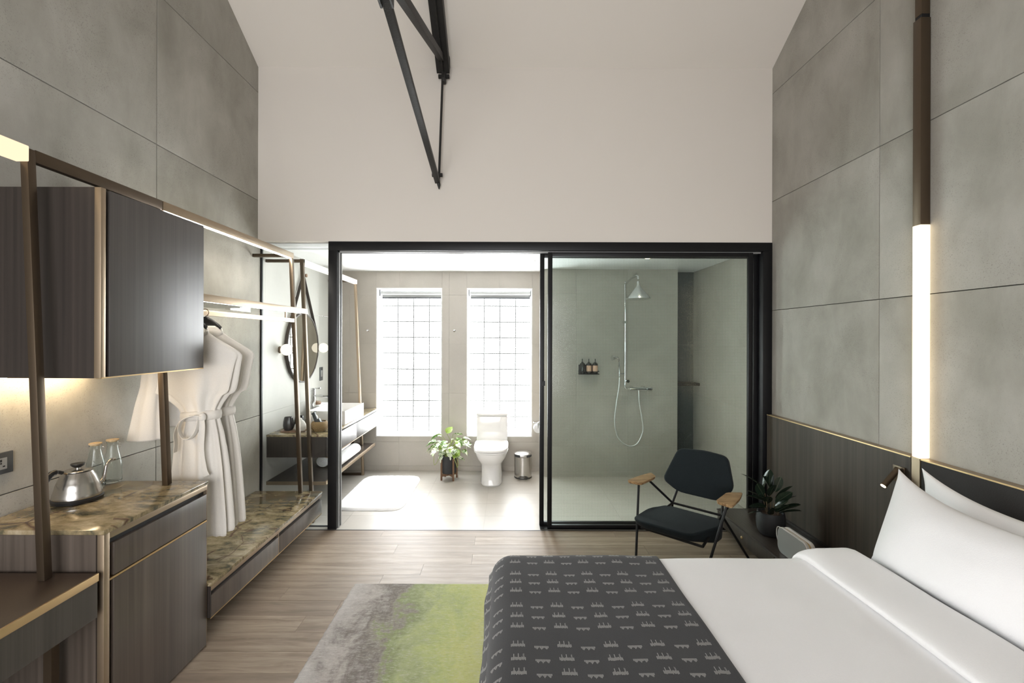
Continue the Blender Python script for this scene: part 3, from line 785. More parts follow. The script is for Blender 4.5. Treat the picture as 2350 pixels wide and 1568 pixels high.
# ------------------------------------------------------------------ plants
def leaf_mesh(name, L, W, bend, mat, tip=1.0, holes=0, fold=0.25):
    m = MB(); n = 9; rows_ = []
    for i in range(n + 1):
        t = i / n
        w = W * (math.sin(PI * min(1, t ** 0.8)) ** 0.8) * (1 - 0.35 * t) * 1.15 if tip > 0 else W * math.sin(PI * t) ** 0.6
        w = max(w, 0.0006)
        x = L * (t - 0.12 * bend * t * t); z = -bend * L * t * t * 0.6
        rows_.append([(x, -w, z + abs(w) * fold), (x, -w * 0.5, z + w * fold * 0.4), (x, 0, z), (x, w * 0.5, z + w * fold * 0.4), (x, w, z + abs(w) * fold)])
    V = [[m.bm.verts.new(p) for p in r] for r in rows_]
    for i in range(n):
        for j in range(4):
            if holes and j in (0, 3) and i % 3 == 1 and 1 < i < n - 1: continue
            m.face([V[i][j], V[i+1][j], V[i+1][j+1], V[i][j+1]])
    me = m.mesh(name, ang=80); me.materials.append(mat); return me
def leaf_rot(d, roll=0.0):
    """rotation taking local +X to d with local +Z roughly up"""
    d = Vector(d).normalized(); up = Vector((0, 0, 1))
    y = up.cross(d)
    if y.length < 1e-3: y = Vector((0, 1, 0))
    y.normalize(); z = d.cross(y)
    R = Matrix((d, y, z)).transposed() @ Matrix.Rotation(roll, 3, 'X')
    return R.to_euler()
# rubber plant on the ledge
px, py, pz = 1.905, 3.30, 0.1965
rp = thing('potted_rubber_plant', 'dark leaved rubber plant in a charcoal pot on the ledge', 'potted plant', (px, py, pz))
part('pot', MB().lathe([(0.05, 0.0), (0.074, 0.004), (0.088, 0.03), (0.095, 0.075), (0.095, 0.115), (0.090, 0.15), (0.087, 0.162), (0.081, 0.162), (0.081, 0.145), (0.06, 0.140)], (px, py, pz), 40), POTB, rp)
part('soil', MB().lathe([(0.001, 0.146), (0.045, 0.147), (0.081, 0.142), (0.081, 0.135), (0.001, 0.13)], (px, py, pz), 32), SOIL, rp)
for sx, sy, tx, ty, tz in ((-0.035, -0.02, -0.06, -0.03, 0.30), (0.03, -0.03, 0.045, -0.03, 0.30), (0.0, 0.0, -0.005, 0.01, 0.33), (-0.01, -0.04, -0.01, -0.05, 0.24), (-0.02, 0.02, -0.075, 0.02, 0.36)):
    part('stem', MB().tube(smoothpath([(px + sx, py + sy, pz + 0.135), (px + (sx + tx) / 2 + 0.004, py + (sy + ty) / 2, pz + (0.135 + tz) / 2), (px + tx, py + ty, pz + tz)], 5), 0.0032, 7), TWIG, rp)
lm = [leaf_mesh('leaf', 0.135, 0.027, 0.12, RUBBER, 0), leaf_mesh('leaf', 0.115, 0.025, 0.05, RUBBER, 0), leaf_mesh('leaf', 0.14, 0.020, 0.25, RUBBER, 0)]
spec = [  # base offset, direction, mesh, roll
    ((-0.07, 0.02, 0.345), (-0.75, 0.1, 0.62), 2, 0.2), ((-0.06, -0.01, 0.325), (0.15, -0.1, 1.0), 0, 0.4), ((-0.055, -0.02, 0.27), (-0.55, -0.25, 0.75), 0, 1.2),
    ((-0.06, -0.02, 0.245), (-0.95, -0.1, 0.38), 0, 0.5), ((-0.05, -0.03, 0.20), (-1.0, -0.2, 0.22), 0, 0.9), ((-0.045, -0.03, 0.165), (-1.0, -0.15, 0.16), 2, 0.3),
    ((-0.005, 0.0, 0.30), (-0.42, -0.1, 0.95), 0, -0.6), ((0.0, 0.01, 0.30), (-0.2, 0.2, 0.95), 1, 0.2), ((0.01, 0.01, 0.31), (0.2, 0.3, 0.95), 1, -0.8),
    ((0.02, -0.02, 0.26), (0.62, -0.2, 0.7), 0, -0.7), ((0.015, -0.03, 0.23), (0.45, -0.35, 0.6), 0, -1.3), ((0.045, -0.02, 0.22), (0.85, 0.1, 0.42), 0, -0.4),
    ((0.045, -0.03, 0.18), (0.95, -0.1, 0.38), 0, -0.9), ((0.04, -0.03, 0.16), (0.92, -0.2, 0.25), 0, -0.6), ((-0.01, -0.05, 0.20), (0.35, -0.5, 0.55), 1, 0.6),
    ((-0.01, -0.05, 0.16), (-0.45, -0.5, 0.42), 1, 0.9), ((0.01, -0.04, 0.17), (0.25, -0.5, 0.5), 1, -0.6), ((-0.01, 0.0, 0.27), (-0.1, -0.5, 0.7), 0, 0.3),
    ((0.03, 0.0, 0.30), (0.55, 0.35, 0.8), 1, 0.3), ((-0.03, -0.01, 0.22), (-0.3, -0.6, 0.6), 1, 0.1), ((0.0, 0.02, 0.33), (0.1, 0.1, 1.0), 1, 0.9), ((-0.03, 0.02, 0.24), (-0.7, 0.5, 0.35), 1, 0.2)]
for off, d, k, roll in spec:
    piece('leaf', lm[k], rp, Vector((px, py, pz)) + Vector(off), (1.12, 1.22, 1.12), leaf_rot(d, roll))

# variegated plant in a teak stand in the bathroom
qx, qy = -0.655, 5.20
st = thing('plant_stand', 'wooden plant stand with four legs beside the toilet', 'plant stand', (qx, qy, 0))
for a in (35, 125, 215, 305):
    c, s_ = math.cos(math.radians(a)), math.sin(math.radians(a))
    part('leg', MB().obox((qx + 0.098 * c, qy + 0.098 * s_, 0.125), (0.018, 0.018, 0.25), Matrix.Rotation(math.radians(a), 3, 'Z'), 0.003), TEAK, st)
for a in (35, 125):
    part('cross_bar', MB().obox((qx, qy, 0.056 + (0.0 if a == 35 else 0.001)), (0.178, 0.016, 0.028), Matrix.Rotation(math.radians(a), 3, 'Z')), TEAK, st)
mp = thing('potted_vine', 'green and white variegated vine in a black pot on a wooden stand', 'potted plant', (qx, qy, 0.071))
part('pot', MB().lathe([(0.06, 0.0), (0.078, 0.004), (0.082, 0.03), (0.084, 0.2), (0.079, 0.2), (0.078, 0.17), (0.05, 0.165)], (qx, qy, 0.0715), 40), POTB, mp)
part('soil', MB().lathe([(0.001, 0.18), (0.078, 0.176), (0.078, 0.165), (0.001, 0.16)], (qx, qy, 0.0715), 28), SOIL, mp)
vm = [leaf_mesh('leaf', 0.105, 0.033, 0.5, MONST, 1, 0), leaf_mesh('leaf', 0.12, 0.036, 0.75, MONST, 1, 1), leaf_mesh('leaf', 0.10, 0.036, 0.55, MONST2, 1, 0)]
rnd = random.Random(21)
def vine_leaf(bx, by, bz, d, k, roll, sc=1.0, stem=True, root=None):
    if stem:
        r0 = root or (qx + 0.045 * rnd.uniform(-1, 1), qy + 0.045 * rnd.uniform(-1, 1), 0.25)
        mid = ((r0[0] + bx) / 2 + 0.01, (r0[1] + by) / 2, max(r0[2], bz) * 0.55 + min(r0[2], bz) * 0.45 + 0.03)
        part('stem', MB().tube(smoothpath([r0, mid, (bx, by, bz)], 4), 0.0026, 6), STEM, mp)
    piece('leaf', vm[k], mp, (bx, by, bz), (sc, sc, sc), leaf_rot(d, roll))
for i in range(48):
    a = rnd.uniform(0, 2 * PI); rr = 0.03 + 0.13 * math.sqrt(rnd.random()); h = 0.50 - 0.9 * rr * rr / 0.16 * 0.16 - rnd.uniform(0, 0.13)
    if math.sin(a) < 0: h -= 0.04
    bx, by = qx + rr * math.cos(a) * 1.15, qy + rr * math.sin(a) * 0.8
    d = (math.cos(a) + rnd.uniform(-0.5, 0.5), math.sin(a) - 0.25 + rnd.uniform(-0.4, 0.4), rnd.uniform(-0.25, 0.35))
    vine_leaf(bx, by, h, d, 2 if (i % 3 == 0) else i % 2, rnd.uniform(-0.7, 0.7), rnd.uniform(0.8, 1.1))
for bx, bz, d, k, roll in ((-0.155, 0.425, (-1, -0.3, -0.1), 0, 0.6), (-0.15, 0.375, (-1, -0.4, -0.05), 1, 0.8), (0.17, 0.43, (1, -0.2, -0.35), 2, -0.5), (0.14, 0.44, (0.9, -0.6, -0.2), 1, -0.7),
                           (0.09, 0.26, (1, -0.2, -0.05), 0, -0.9), (0.05, 0.52, (0.9, 0.1, 0.2), 0, -0.3), (-0.02, 0.53, (0.3, 0.3, 0.5), 2, 0.5), (-0.07, 0.44, (-0.6, -0.7, -0.2), 1, 0.4), (0.01, 0.36, (0.2, -1, -0.5), 1, 0.1),
                           (-0.06, 0.33, (-0.4, -1, -0.6), 1, 0.2), (0.08, 0.36, (0.6, -1, -0.6), 2, -0.2), (-0.03, 0.41, (-0.2, -1, -0.2), 0, 0.0)):
    vine_leaf(qx + bx, qy - 0.06, bz, d, k, roll, 1.15)
for pts in ([(-0.07, -0.07, 0.27), (-0.10, -0.10, 0.27), (-0.12, -0.10, 0.22), (-0.155, -0.10, 0.19), (-0.16, -0.09, 0.28), (-0.15, -0.07, 0.36)], [(0.05, -0.08, 0.27), (0.075, -0.10, 0.24), (0.10, -0.10, 0.17), (0.105, -0.095, 0.155)], [(0.04, -0.08, 0.29), (0.09, -0.1, 0.27), (0.115, -0.1, 0.2), (0.10, -0.1, 0.16)]):
    part('stem', MB().tube(smoothpath([(qx + a, qy + b, c) for a, b, c in pts], 5), 0.003, 6), STEM, mp)

# ------------------------------------------------------------------ armchair
def ch(u, v, z): return (0.971 + 0.72 * u + 0.695 * v, 3.365 - 0.695 * u + 0.719 * v, z)
ac = thing('armchair', 'charcoal wool lounge chair with wooden armrests and thin black legs', 'armchair', ch(0.31, 0.1, 0))
def roundpoly(P, r, n=5):
    out = []; P = [Vector(p) for p in P]; N_ = len(P)
    for i in range(N_):
        a, b, c = P[i-1], P[i], P[(i+1) % N_]
        ra = min(r, (a-b).length * 0.45); rc = min(r, (c-b).length * 0.45)
        p0 = b + (a-b).normalized() * ra; p2 = b + (c-b).normalized() * rc
        for k in range(n + 1):
            t = k / n; out.append(p0 * (1-t)**2 + b * 2*t*(1-t) + p2 * t*t)
    return out
def slabloft(top, bot, n=1, bev=0.02, r=0.05):
    top, bot = roundpoly(top, r), roundpoly(bot, r)
    """closed cushion from matching top/bottom outlines"""
    m = MB(); A = [m.bm.verts.new(p) for p in top]; B = [m.bm.verts.new(p) for p in bot]; N_ = len(A)
    m.face(A); m.face(list(reversed(B)))
    for i in range(N_): m.face([A[i], B[i], B[(i+1) % N_], A[(i+1) % N_]])
    bmesh.ops.recalc_face_normals(m.bm, faces=m.bm.faces)
    es = [e for e in m.bm.edges if any(len(f.verts) > 4 for f in e.link_faces)]
    bmesh.ops.bevel(m.bm, geom=es, offset=bev, segments=4, profile=0.55, affect='EDGES')
    return m
seat_t = [ch(0.035, -0.17, 0.345), ch(0.12, -0.215, 0.355), ch(0.46, -0.20, 0.355), ch(0.555, 0.05, 0.36), ch(0.515, 0.25, 0.345), ch(0.10, 0.25, 0.345), ch(0.045, 0.05, 0.36)]
seat_b = [ch(0.06, -0.15, 0.298), ch(0.14, -0.19, 0.300), ch(0.45, -0.175, 0.300), ch(0.54, 0.05, 0.245), ch(0.51, 0.24, 0.205), ch(0.10, 0.24, 0.205), ch(0.06, 0.05, 0.245)]
part('seat', slabloft(seat_t, seat_b, bev=0.022), WOOL, ac)
bo = [(0.105, 0.745, 0.425), (0.30, 0.757, 0.43), (0.474, 0.742, 0.425), (0.545, 0.53, 0.345), (0.47, 0.440, 0.29), (0.16, 0.440, 0.29), (0.015, 0.50, 0.335)]
part('backrest', slabloft([ch(u, v - 0.0, z) for u, z, v in bo], [ch(0.29 + (u - 0.29) * 0.97, v + 0.062, z - 0.012 + (0.02 if z < 0.5 else 0)) for u, z, v in bo], bev=0.02), WOOL, ac)
for s_, u0 in ((1, 0.0), (-1, 0.62)):
    def U(u): return u0 + s_ * u
    out = [(U(-0.055), -0.085), (U(0.055), -0.065), (U(0.06), 0.16), (U(-0.02), 0.235), (U(-0.045), 0.10)]
    part('armrest', slabloft([ch(u, v, 0.566) for u, v in out], [ch(U(-0.01) + (u - U(-0.01)) * 0.93, v * 0.95, 0.546) for u, v in out], bev=0.004, r=0.03), ARMW, ac, 'wooden armrest')
    P = ch(U(0.13), 0.28, 0.355)
    part('leg', MB().tube([ch(U(0.0), 0.0, 0.55), ch(U(0.095), -0.223, 0.0)], 0.0085, 10), BLACK, ac)
    part('leg', MB().tube([P, ch(U(0.015), 0.507, 0.0)], 0.0085, 10), BLACK, ac)
    part('arm_brace', MB().tube([ch(U(0.0), 0.12, 0.55), P], 0.0085, 10), BLACK, ac)
    part('back_support', MB().tube([P, ch(U(0.15), 0.37, 0.50), ch(U(0.16), 0.46, 0.70)], 0.0085, 10), BLACK, ac)
    part('seat_rail', MB().tube([P, ch(U(0.10), -0.15, 0.285)], 0.0085, 10), BLACK, ac)
part('cross_bar', MB().tube([ch(0.13, 0.28, 0.355), ch(0.49, 0.28, 0.355)], 0.0085, 10), BLACK, ac)
part('cross_bar', MB().tube([ch(0.10, -0.15, 0.285), ch(0.52, -0.15, 0.285)], 0.0085, 10), BLACK, ac)

# ------------------------------------------------------------------ rug
m = MB()
def rugf(u, v):
    x = -0.985 + u * 1.315; y = 0.9 + v * 2.07
    if u in (0.0, 1.0): x += 0.006 * noise.noise(Vector((y * 30, 0, 0)))
    if v in (0.0, 1.0): y += 0.006 * noise.noise(Vector((x * 30, 5, 0)))
    e = min(u * 1.315, (1 - u) * 1.315, v * 2.07, (1 - v) * 2.07)
    return (x, y, 0.001 + 0.013 * min(1, (e / 0.02)) ** 0.5 + (0.0012 * noise.noise(Vector((x * 25, y * 25, 0))) if e > 0 else 0))
m.grid(rugf, 160, 180)
o = solo('rug', m, RUG, 'grey to lime green wool rug on the oak floor at the foot of the bed', 'rug', ang=80)

# ------------------------------------------------------------------ left wall: minibar cabinet, bench, wall cabinet, desk, rail frame
CX = -1.549; WI = WL + 0.002
Y0, Y1 = 1.760, 2.367
mc = thing('minibar_cabinet', 'dark wood minibar cabinet with drawer and door under the marble top', 'cabinet', (-1.82, 2.06, 0))
part('body', box(WI, CX - 0.022, Y0 + 0.004, Y1 - 0.002, 0.0, 0.838), DARKV, mc)
part('side_panel', box(WI, CX - 0.03, Y0, Y0 + 0.004, 0.0, 0.838), VEN, mc)
part('corner_post', box(CX - 0.026, CX, Y0, Y0 + 0.026, 0.0, 0.838, 0.001), BRONZE, mc, 'bronze corner post')
part('top_rail', box(CX - 0.022, CX, Y0 + 0.026, Y1, 0.814, 0.838, 0.001), BRONZE, mc, 'bronze rail under the marble')
part('end_post', box(CX - 0.022, CX - 0.001, Y1 - 0.003, Y1, 0.0, 0.838), BRONZE, mc)
part('recess', box(CX - 0.022, CX - 0.018, Y0 + 0.026, Y1 - 0.003, 0.0, 0.814), DARK, mc)
part('drawer', box(CX - 0.018, CX - 0.0005, Y0 + 0.046, Y1 - 0.004, 0.662, 0.790, 0.001), VEN, mc)
part('divider', box(CX - 0.018, CX, Y0 + 0.026, Y1 - 0.003, 0.650, 0.658), BRASS, mc, 'thin brass divider')
part('door', box(CX - 0.018, CX - 0.0005, Y0 + 0.046, Y1 - 0.004, 0.012, 0.648, 0.001), VEN, mc)
solo('marble_counter', box(WI, CX + 0.003, Y0 - 0.003, Y1 + 0.004, 0.839, 0.857, 0.002), MARBLE, 'green brown marble counter slab under the kettle', 'worktop', (-1.82, 2.06, 0.839))

BX = -1.5355
bn = thing('wardrobe_bench', 'low wall-hung bench with two dark drawers below the robes', 'bench', (-1.8, 3.09, 0.14))
part('body', box(WI, BX - 0.024, 2.374, 3.798, 0.142, 0.305), DARKV, bn)
part('end_panel', box(BX - 0.024, BX, 2.374, 2.378, 0.14, 0.305), DARKV, bn)
part('top_rail', box(BX - 0.022, BX, 2.378, 3.798, 0.282, 0.305, 0.001), BRONZE, bn, 'bronze rail')
part('bottom_trim', box(BX - 0.022, BX + 0.0005, 2.374, 3.798, 0.139, 0.143), BRASS, bn)
part('recess', box(BX - 0.023, BX - 0.019, 2.378, 3.798, 0.143, 0.282), DARK, bn)
for ya, yb in ((2.381, 3.079), (3.087, 3.796)):
    part('drawer', box(BX - 0.019, BX - 0.0005, ya, yb, 0.144, 0.258, 0.001), VEN, bn)
part('divider', box(BX - 0.019, BX, 3.080, 3.086, 0.143, 0.305), BRONZE, bn)
solo('marble_bench_top', box(WI, BX + 0.004, 2.374, 3.802, 0.306, 0.327, 0.004), MARBLE, 'long green brown marble slab on the low bench below the robes', 'worktop', (-1.8, 3.09, 0.306))

UX = -1.571; UZ0, UZ1 = 1.441, 2.181
uc = thing('wall_cabinet', 'dark wood wall cabinet with a grey sheen door above the kettle', 'cabinet', (-1.83, 2.06, UZ0))
part('body', box(WI, UX - 0.024, Y0 + 0.012, Y1 - 0.002, UZ0 + 0.004, UZ1 - 0.004), DARKV, uc)
part('side_panel', box(WI, UX - 0.026, Y0 + 0.008, Y0 + 0.012, UZ0, UZ1), DARKV, uc)
part('corner_post', box(UX - 0.026, UX, Y0 + 0.008, Y0 + 0.03, UZ0, UZ1, 0.001), BRONZE, uc, 'bronze corner post')
part('recess', box(UX - 0.024, UX - 0.019, Y0 + 0.03, Y1 - 0.002, UZ0 + 0.002, UZ1 - 0.002), DARK, uc)
part('door', box(UX - 0.019, UX, Y0 + 0.048, Y1, UZ0 + 0.003, UZ1 - 0.003, 0.001), mk_veneer('satin_walnut_veneer', (0.045, 0.039, 0.036), (0.10, 0.088, 0.080), 0.46, spec=0.9), uc)
part('bottom_trim', box(UX - 0.022, UX + 0.0005, Y0 + 0.012, Y1, UZ0 - 0.002, UZ0 + 0.003), BRASS, uc)
part('light_strip', box(-2.02, -2.005, Y0 + 0.03, Y1 - 0.12, UZ0 - 0.006, UZ0 + 0.003), WARM2, uc, 'warm light strip under the cabinet')

dk = thing('desk', 'dark brown desk with pale bronze edge beside the minibar', 'desk', (-1.82, 1.1, 0))
part('desk_top', box(WI, -1.556, 0.2, 1.738, 0.676, 0.703), DESK, dk)
part('edge_trim', box(-1.556, -1.548, 0.2, 1.738, 0.674, 0.7035, 0.001), BRASS, dk, 'pale bronze edge')
part('apron', box(WI, -1.552, 0.2, 1.736, 0.537, 0.674), mk_veneer('desk_veneer', (0.030, 0.025, 0.021), (0.075, 0.064, 0.055), 0.4), dk)
part('leg', MB().bar((-1.69, 1.70, 0.0), (-1.69, 1.70, 0.537), 0.03, 0.03, (1, 0, 0)), DBRONZE, dk)
part('leg', MB().bar((-1.62, 0.25, 0.0), (-1.62, 0.25, 0.537), 0.03, 0.03, (1, 0, 0)), DBRONZE, dk)

fr = thing('rail_frame', 'bronze frame of leaning posts with beam, shelf and hanging rail along the wall', 'clothes rail', (-1.75, 2.7, 0))
def lean(z, top=2.25): return -1.775 + (top - z) * 0.043
def post(y, z0, z1, w=0.028, d=0.03):
    return MB().bar((lean(z0), y, z0), (lean(z1), y, z1), w, d, (0, 1, 0), 0.001)
part('post', post(1.693, 0.7035, 2.295), DBRONZE, fr)
part('post', post(2.31, 0.8575, 2.25), DBRONZE, fr)
part('post', post(3.758, 0.3275, 2.25), DBRONZE, fr)
part('beam', box(-1.79, -1.762, 1.708, 2.336, 2.252, 2.298, 0.001), DBRONZE, fr)
part('beam', box(-1.79, -1.762, 2.342, 3.772, 2.252, 2.298, 0.001), BRONZE, fr)
part('beam_light', box(-1.787, -1.767, 2.36, 3.735, 2.2485, 2.2515), SOFTW, fr, 'soft light strip under the beam')
for y in (2.31, 3.758): part('wall_arm', box(WI, -1.79, y - 0.014, y + 0.014, 2.262, 2.288, 0.001), DBRONZE, fr)
part('shelf_rail', box(-1.672, -1.648, 2.30, 3.772, 1.798, 1.838, 0.001), BRONZE, fr, 'bronze shelf rail')
part('shelf', box(WI, -1.672, 2.30, 3.72, 1.808, 1.816), GLASS, fr, 'clear glass shelf')
part('added_fill_strip', box(-1.677, -1.6725, 2.36, 3.70, 1.798, 1.8065), SOFTW, fr, 'added fill light strip hidden behind the shelf rail')  # added fill light, hidden behind the rail, brightens the wall by the robes
part('hanging_rail', box(-1.759, -1.735, 2.32, 3.73, 1.727, 1.757, 0.001), BRONZE, fr, 'square hanging rail')
for y in (2.5, 3.6): part('rail_hanger', box(-1.752, -1.742, y, y + 0.01, 1.757, 1.808), BRONZE, fr)
lb = thing('light_bar', 'glowing frosted light bar on the near end of the bronze beam', 'lamp', (-1.775, 1.3, 2.25))
part('diffuser', box(-1.80, -1.752, 0.75, 1.676, 2.242, 2.300, 0.004), WARMBAR, lb)
part('end_cap', box(-1.798, -1.754, 0.742, 0.749, 2.244, 2.298), DBRONZE, lb)

# socket plate
so = thing('socket_plate', 'grey double socket plate on the concrete wall left of the kettle', 'socket', (WL + 0.004, 1.86, 1.08))
part('plate', box(WL + 0.0005, WL + 0.009, 1.775, 1.930, 1.033, 1.122, 0.002), GREYM, so)
for ya in (1.79, 1.858):
    ins = part('insert', box(WL + 0.009, WL + 0.0105, ya, ya + 0.046, 1.053, 1.100), SILVER, so)
    m = MB()
    for dy, dz, a, b in ((0.023, 0.036, 0.007, 0.010), (0.023, 0.025, 0.006, 0.006), (0.012, 0.012, 0.009, 0.005), (0.034, 0.012, 0.009, 0.005)):
        m.box(WL + 0.0104, WL + 0.0110, ya + dy - a / 2, ya + dy + a / 2, 1.053 + dz - b / 2, 1.053 + dz + b / 2)
    part('socket_hole', m, DARK, ins)

# kettle: spout to the far side, handle to the near side
kx, ky, kz = -1.955, 2.085, 0.858
kt = thing('kettle', 'brushed steel gooseneck kettle on a black base on the marble counter', 'kettle', (kx, ky, kz))
part('base', MB().lathe([(0.06, 0.0), (0.090, 0.002), (0.092, 0.014), (0.088, 0.020), (0.05, 0.021)], (kx, ky, kz), 44), PLASTIC, kt)
prof_k = [(0.05, 0.0205), (0.088, 0.021), (0.0885, 0.026), (0.086, 0.04), (0.081, 0.055), (0.0795, 0.060), (0.077, 0.075), (0.072, 0.088), (0.070, 0.092), (0.066, 0.105), (0.060, 0.117), (0.055, 0.127), (0.053, 0.131), (0.045, 0.133)]
part('body', MB().lathe(prof_k, (kx, ky, kz), 56), STEEL, kt)
ld = part('lid', MB().lathe([(0.048, 0.133), (0.0505, 0.134), (0.0505, 0.137), (0.044, 0.140), (0.015, 0.142), (0.008, 0.142), (0.008, 0.15), (0.004, 0.15)], (kx, ky, kz), 44), STEEL, kt)
part('knob', MB().lathe([(0.006, 0.148), (0.012, 0.149), (0.022, 0.157), (0.026, 0.164), (0.025, 0.167), (0.006, 0.166)], (kx, ky, kz), 32), PLASTIC, ld, 'black knob')
sd_ = Vector((0.18, 0.98, 0)).normalized()
def kp(d, z): return (kx + sd_.x * d, ky + sd_.y * d, kz + z)
part('spout', MB().tube(smoothpath([kp(0.070, 0.048), kp(0.094, 0.050), kp(0.112, 0.066), kp(0.119, 0.092), kp(0.124, 0.118), kp(0.136, 0.137), kp(0.152, 0.146), kp(0.165, 0.145)], 5), [0.011] * 5 + [0.0095] * 8 + [0.008] * 10 + [0.0072] * 8 + [0.0065] * 5, 14), STEEL, kt)
part('handle_bracket', MB().bar(kp(-0.045, 0.132), kp(-0.068, 0.144), 0.014, 0.004), BRASS, kt)
part('handle', MB().tube(smoothpath([kp(-0.062, 0.141), kp(-0.082, 0.150), kp(-0.104, 0.147), kp(-0.121, 0.130), kp(-0.131, 0.108), kp(-0.136, 0.088), kp(-0.135, 0.075)], 5), [0.008] * 6 + [0.0115, 0.0125, 0.011, 0.012, 0.013] + [0.0115, 0.0125, 0.0135, 0.012, 0.0125] + [0.0135, 0.012, 0.0125, 0.0135, 0.0125] + [0.013, 0.0125, 0.0125, 0.012, 0.012] + [0.011, 0.01, 0.009, 0.007, 0.004], 14), PLASTIC, kt, 'black curved handle')

# two glass bottles
for (bx, by, lab) in ((-2.034, 2.262, 'clear glass bottle with cork disc, nearest the kettle'), (-2.022, 2.346, 'clear glass bottle with cork disc, farther from the kettle, beside the bronze post')):
    gb = thing('glass_bottle', lab, 'bottle', (bx, by, 0.858), 'clear bottles on the counter')
    pr = [(0.02, 0.0), (0.036, 0.002), (0.040, 0.010), (0.040, 0.085), (0.038, 0.105), (0.032, 0.135), (0.0255, 0.165), (0.0225, 0.185), (0.0225, 0.20), (0.0245, 0.203), (0.0245, 0.212)]
    inn = [(0.0225, 0.212), (0.021, 0.203), (0.0205, 0.185), (0.0235, 0.165), (0.030, 0.135), (0.036, 0.105), (0.038, 0.085), (0.038, 0.014), (0.034, 0.008), (0.001, 0.007)]
    part('glass', MB().lathe(pr + inn, (bx, by, 0.858), 40), BGLASS, gb)
    part('cork_lid', MB().lathe([(0.015, 0.207), (0.020, 0.207), (0.020, 0.2122), (0.0265, 0.213), (0.0265, 0.219), (0.018, 0.221)], (bx, by, 0.858), 32), CORK, gb)
    part('wire_clip', MB().tube(smoothpath([(bx + 0.022, by + 0.004, 1.062), (bx + 0.034, by + 0.008, 1.055), (bx + 0.036, by + 0.008, 1.04), (bx + 0.026, by + 0.006, 1.035)], 5), 0.0009, 6), CHROME, gb)

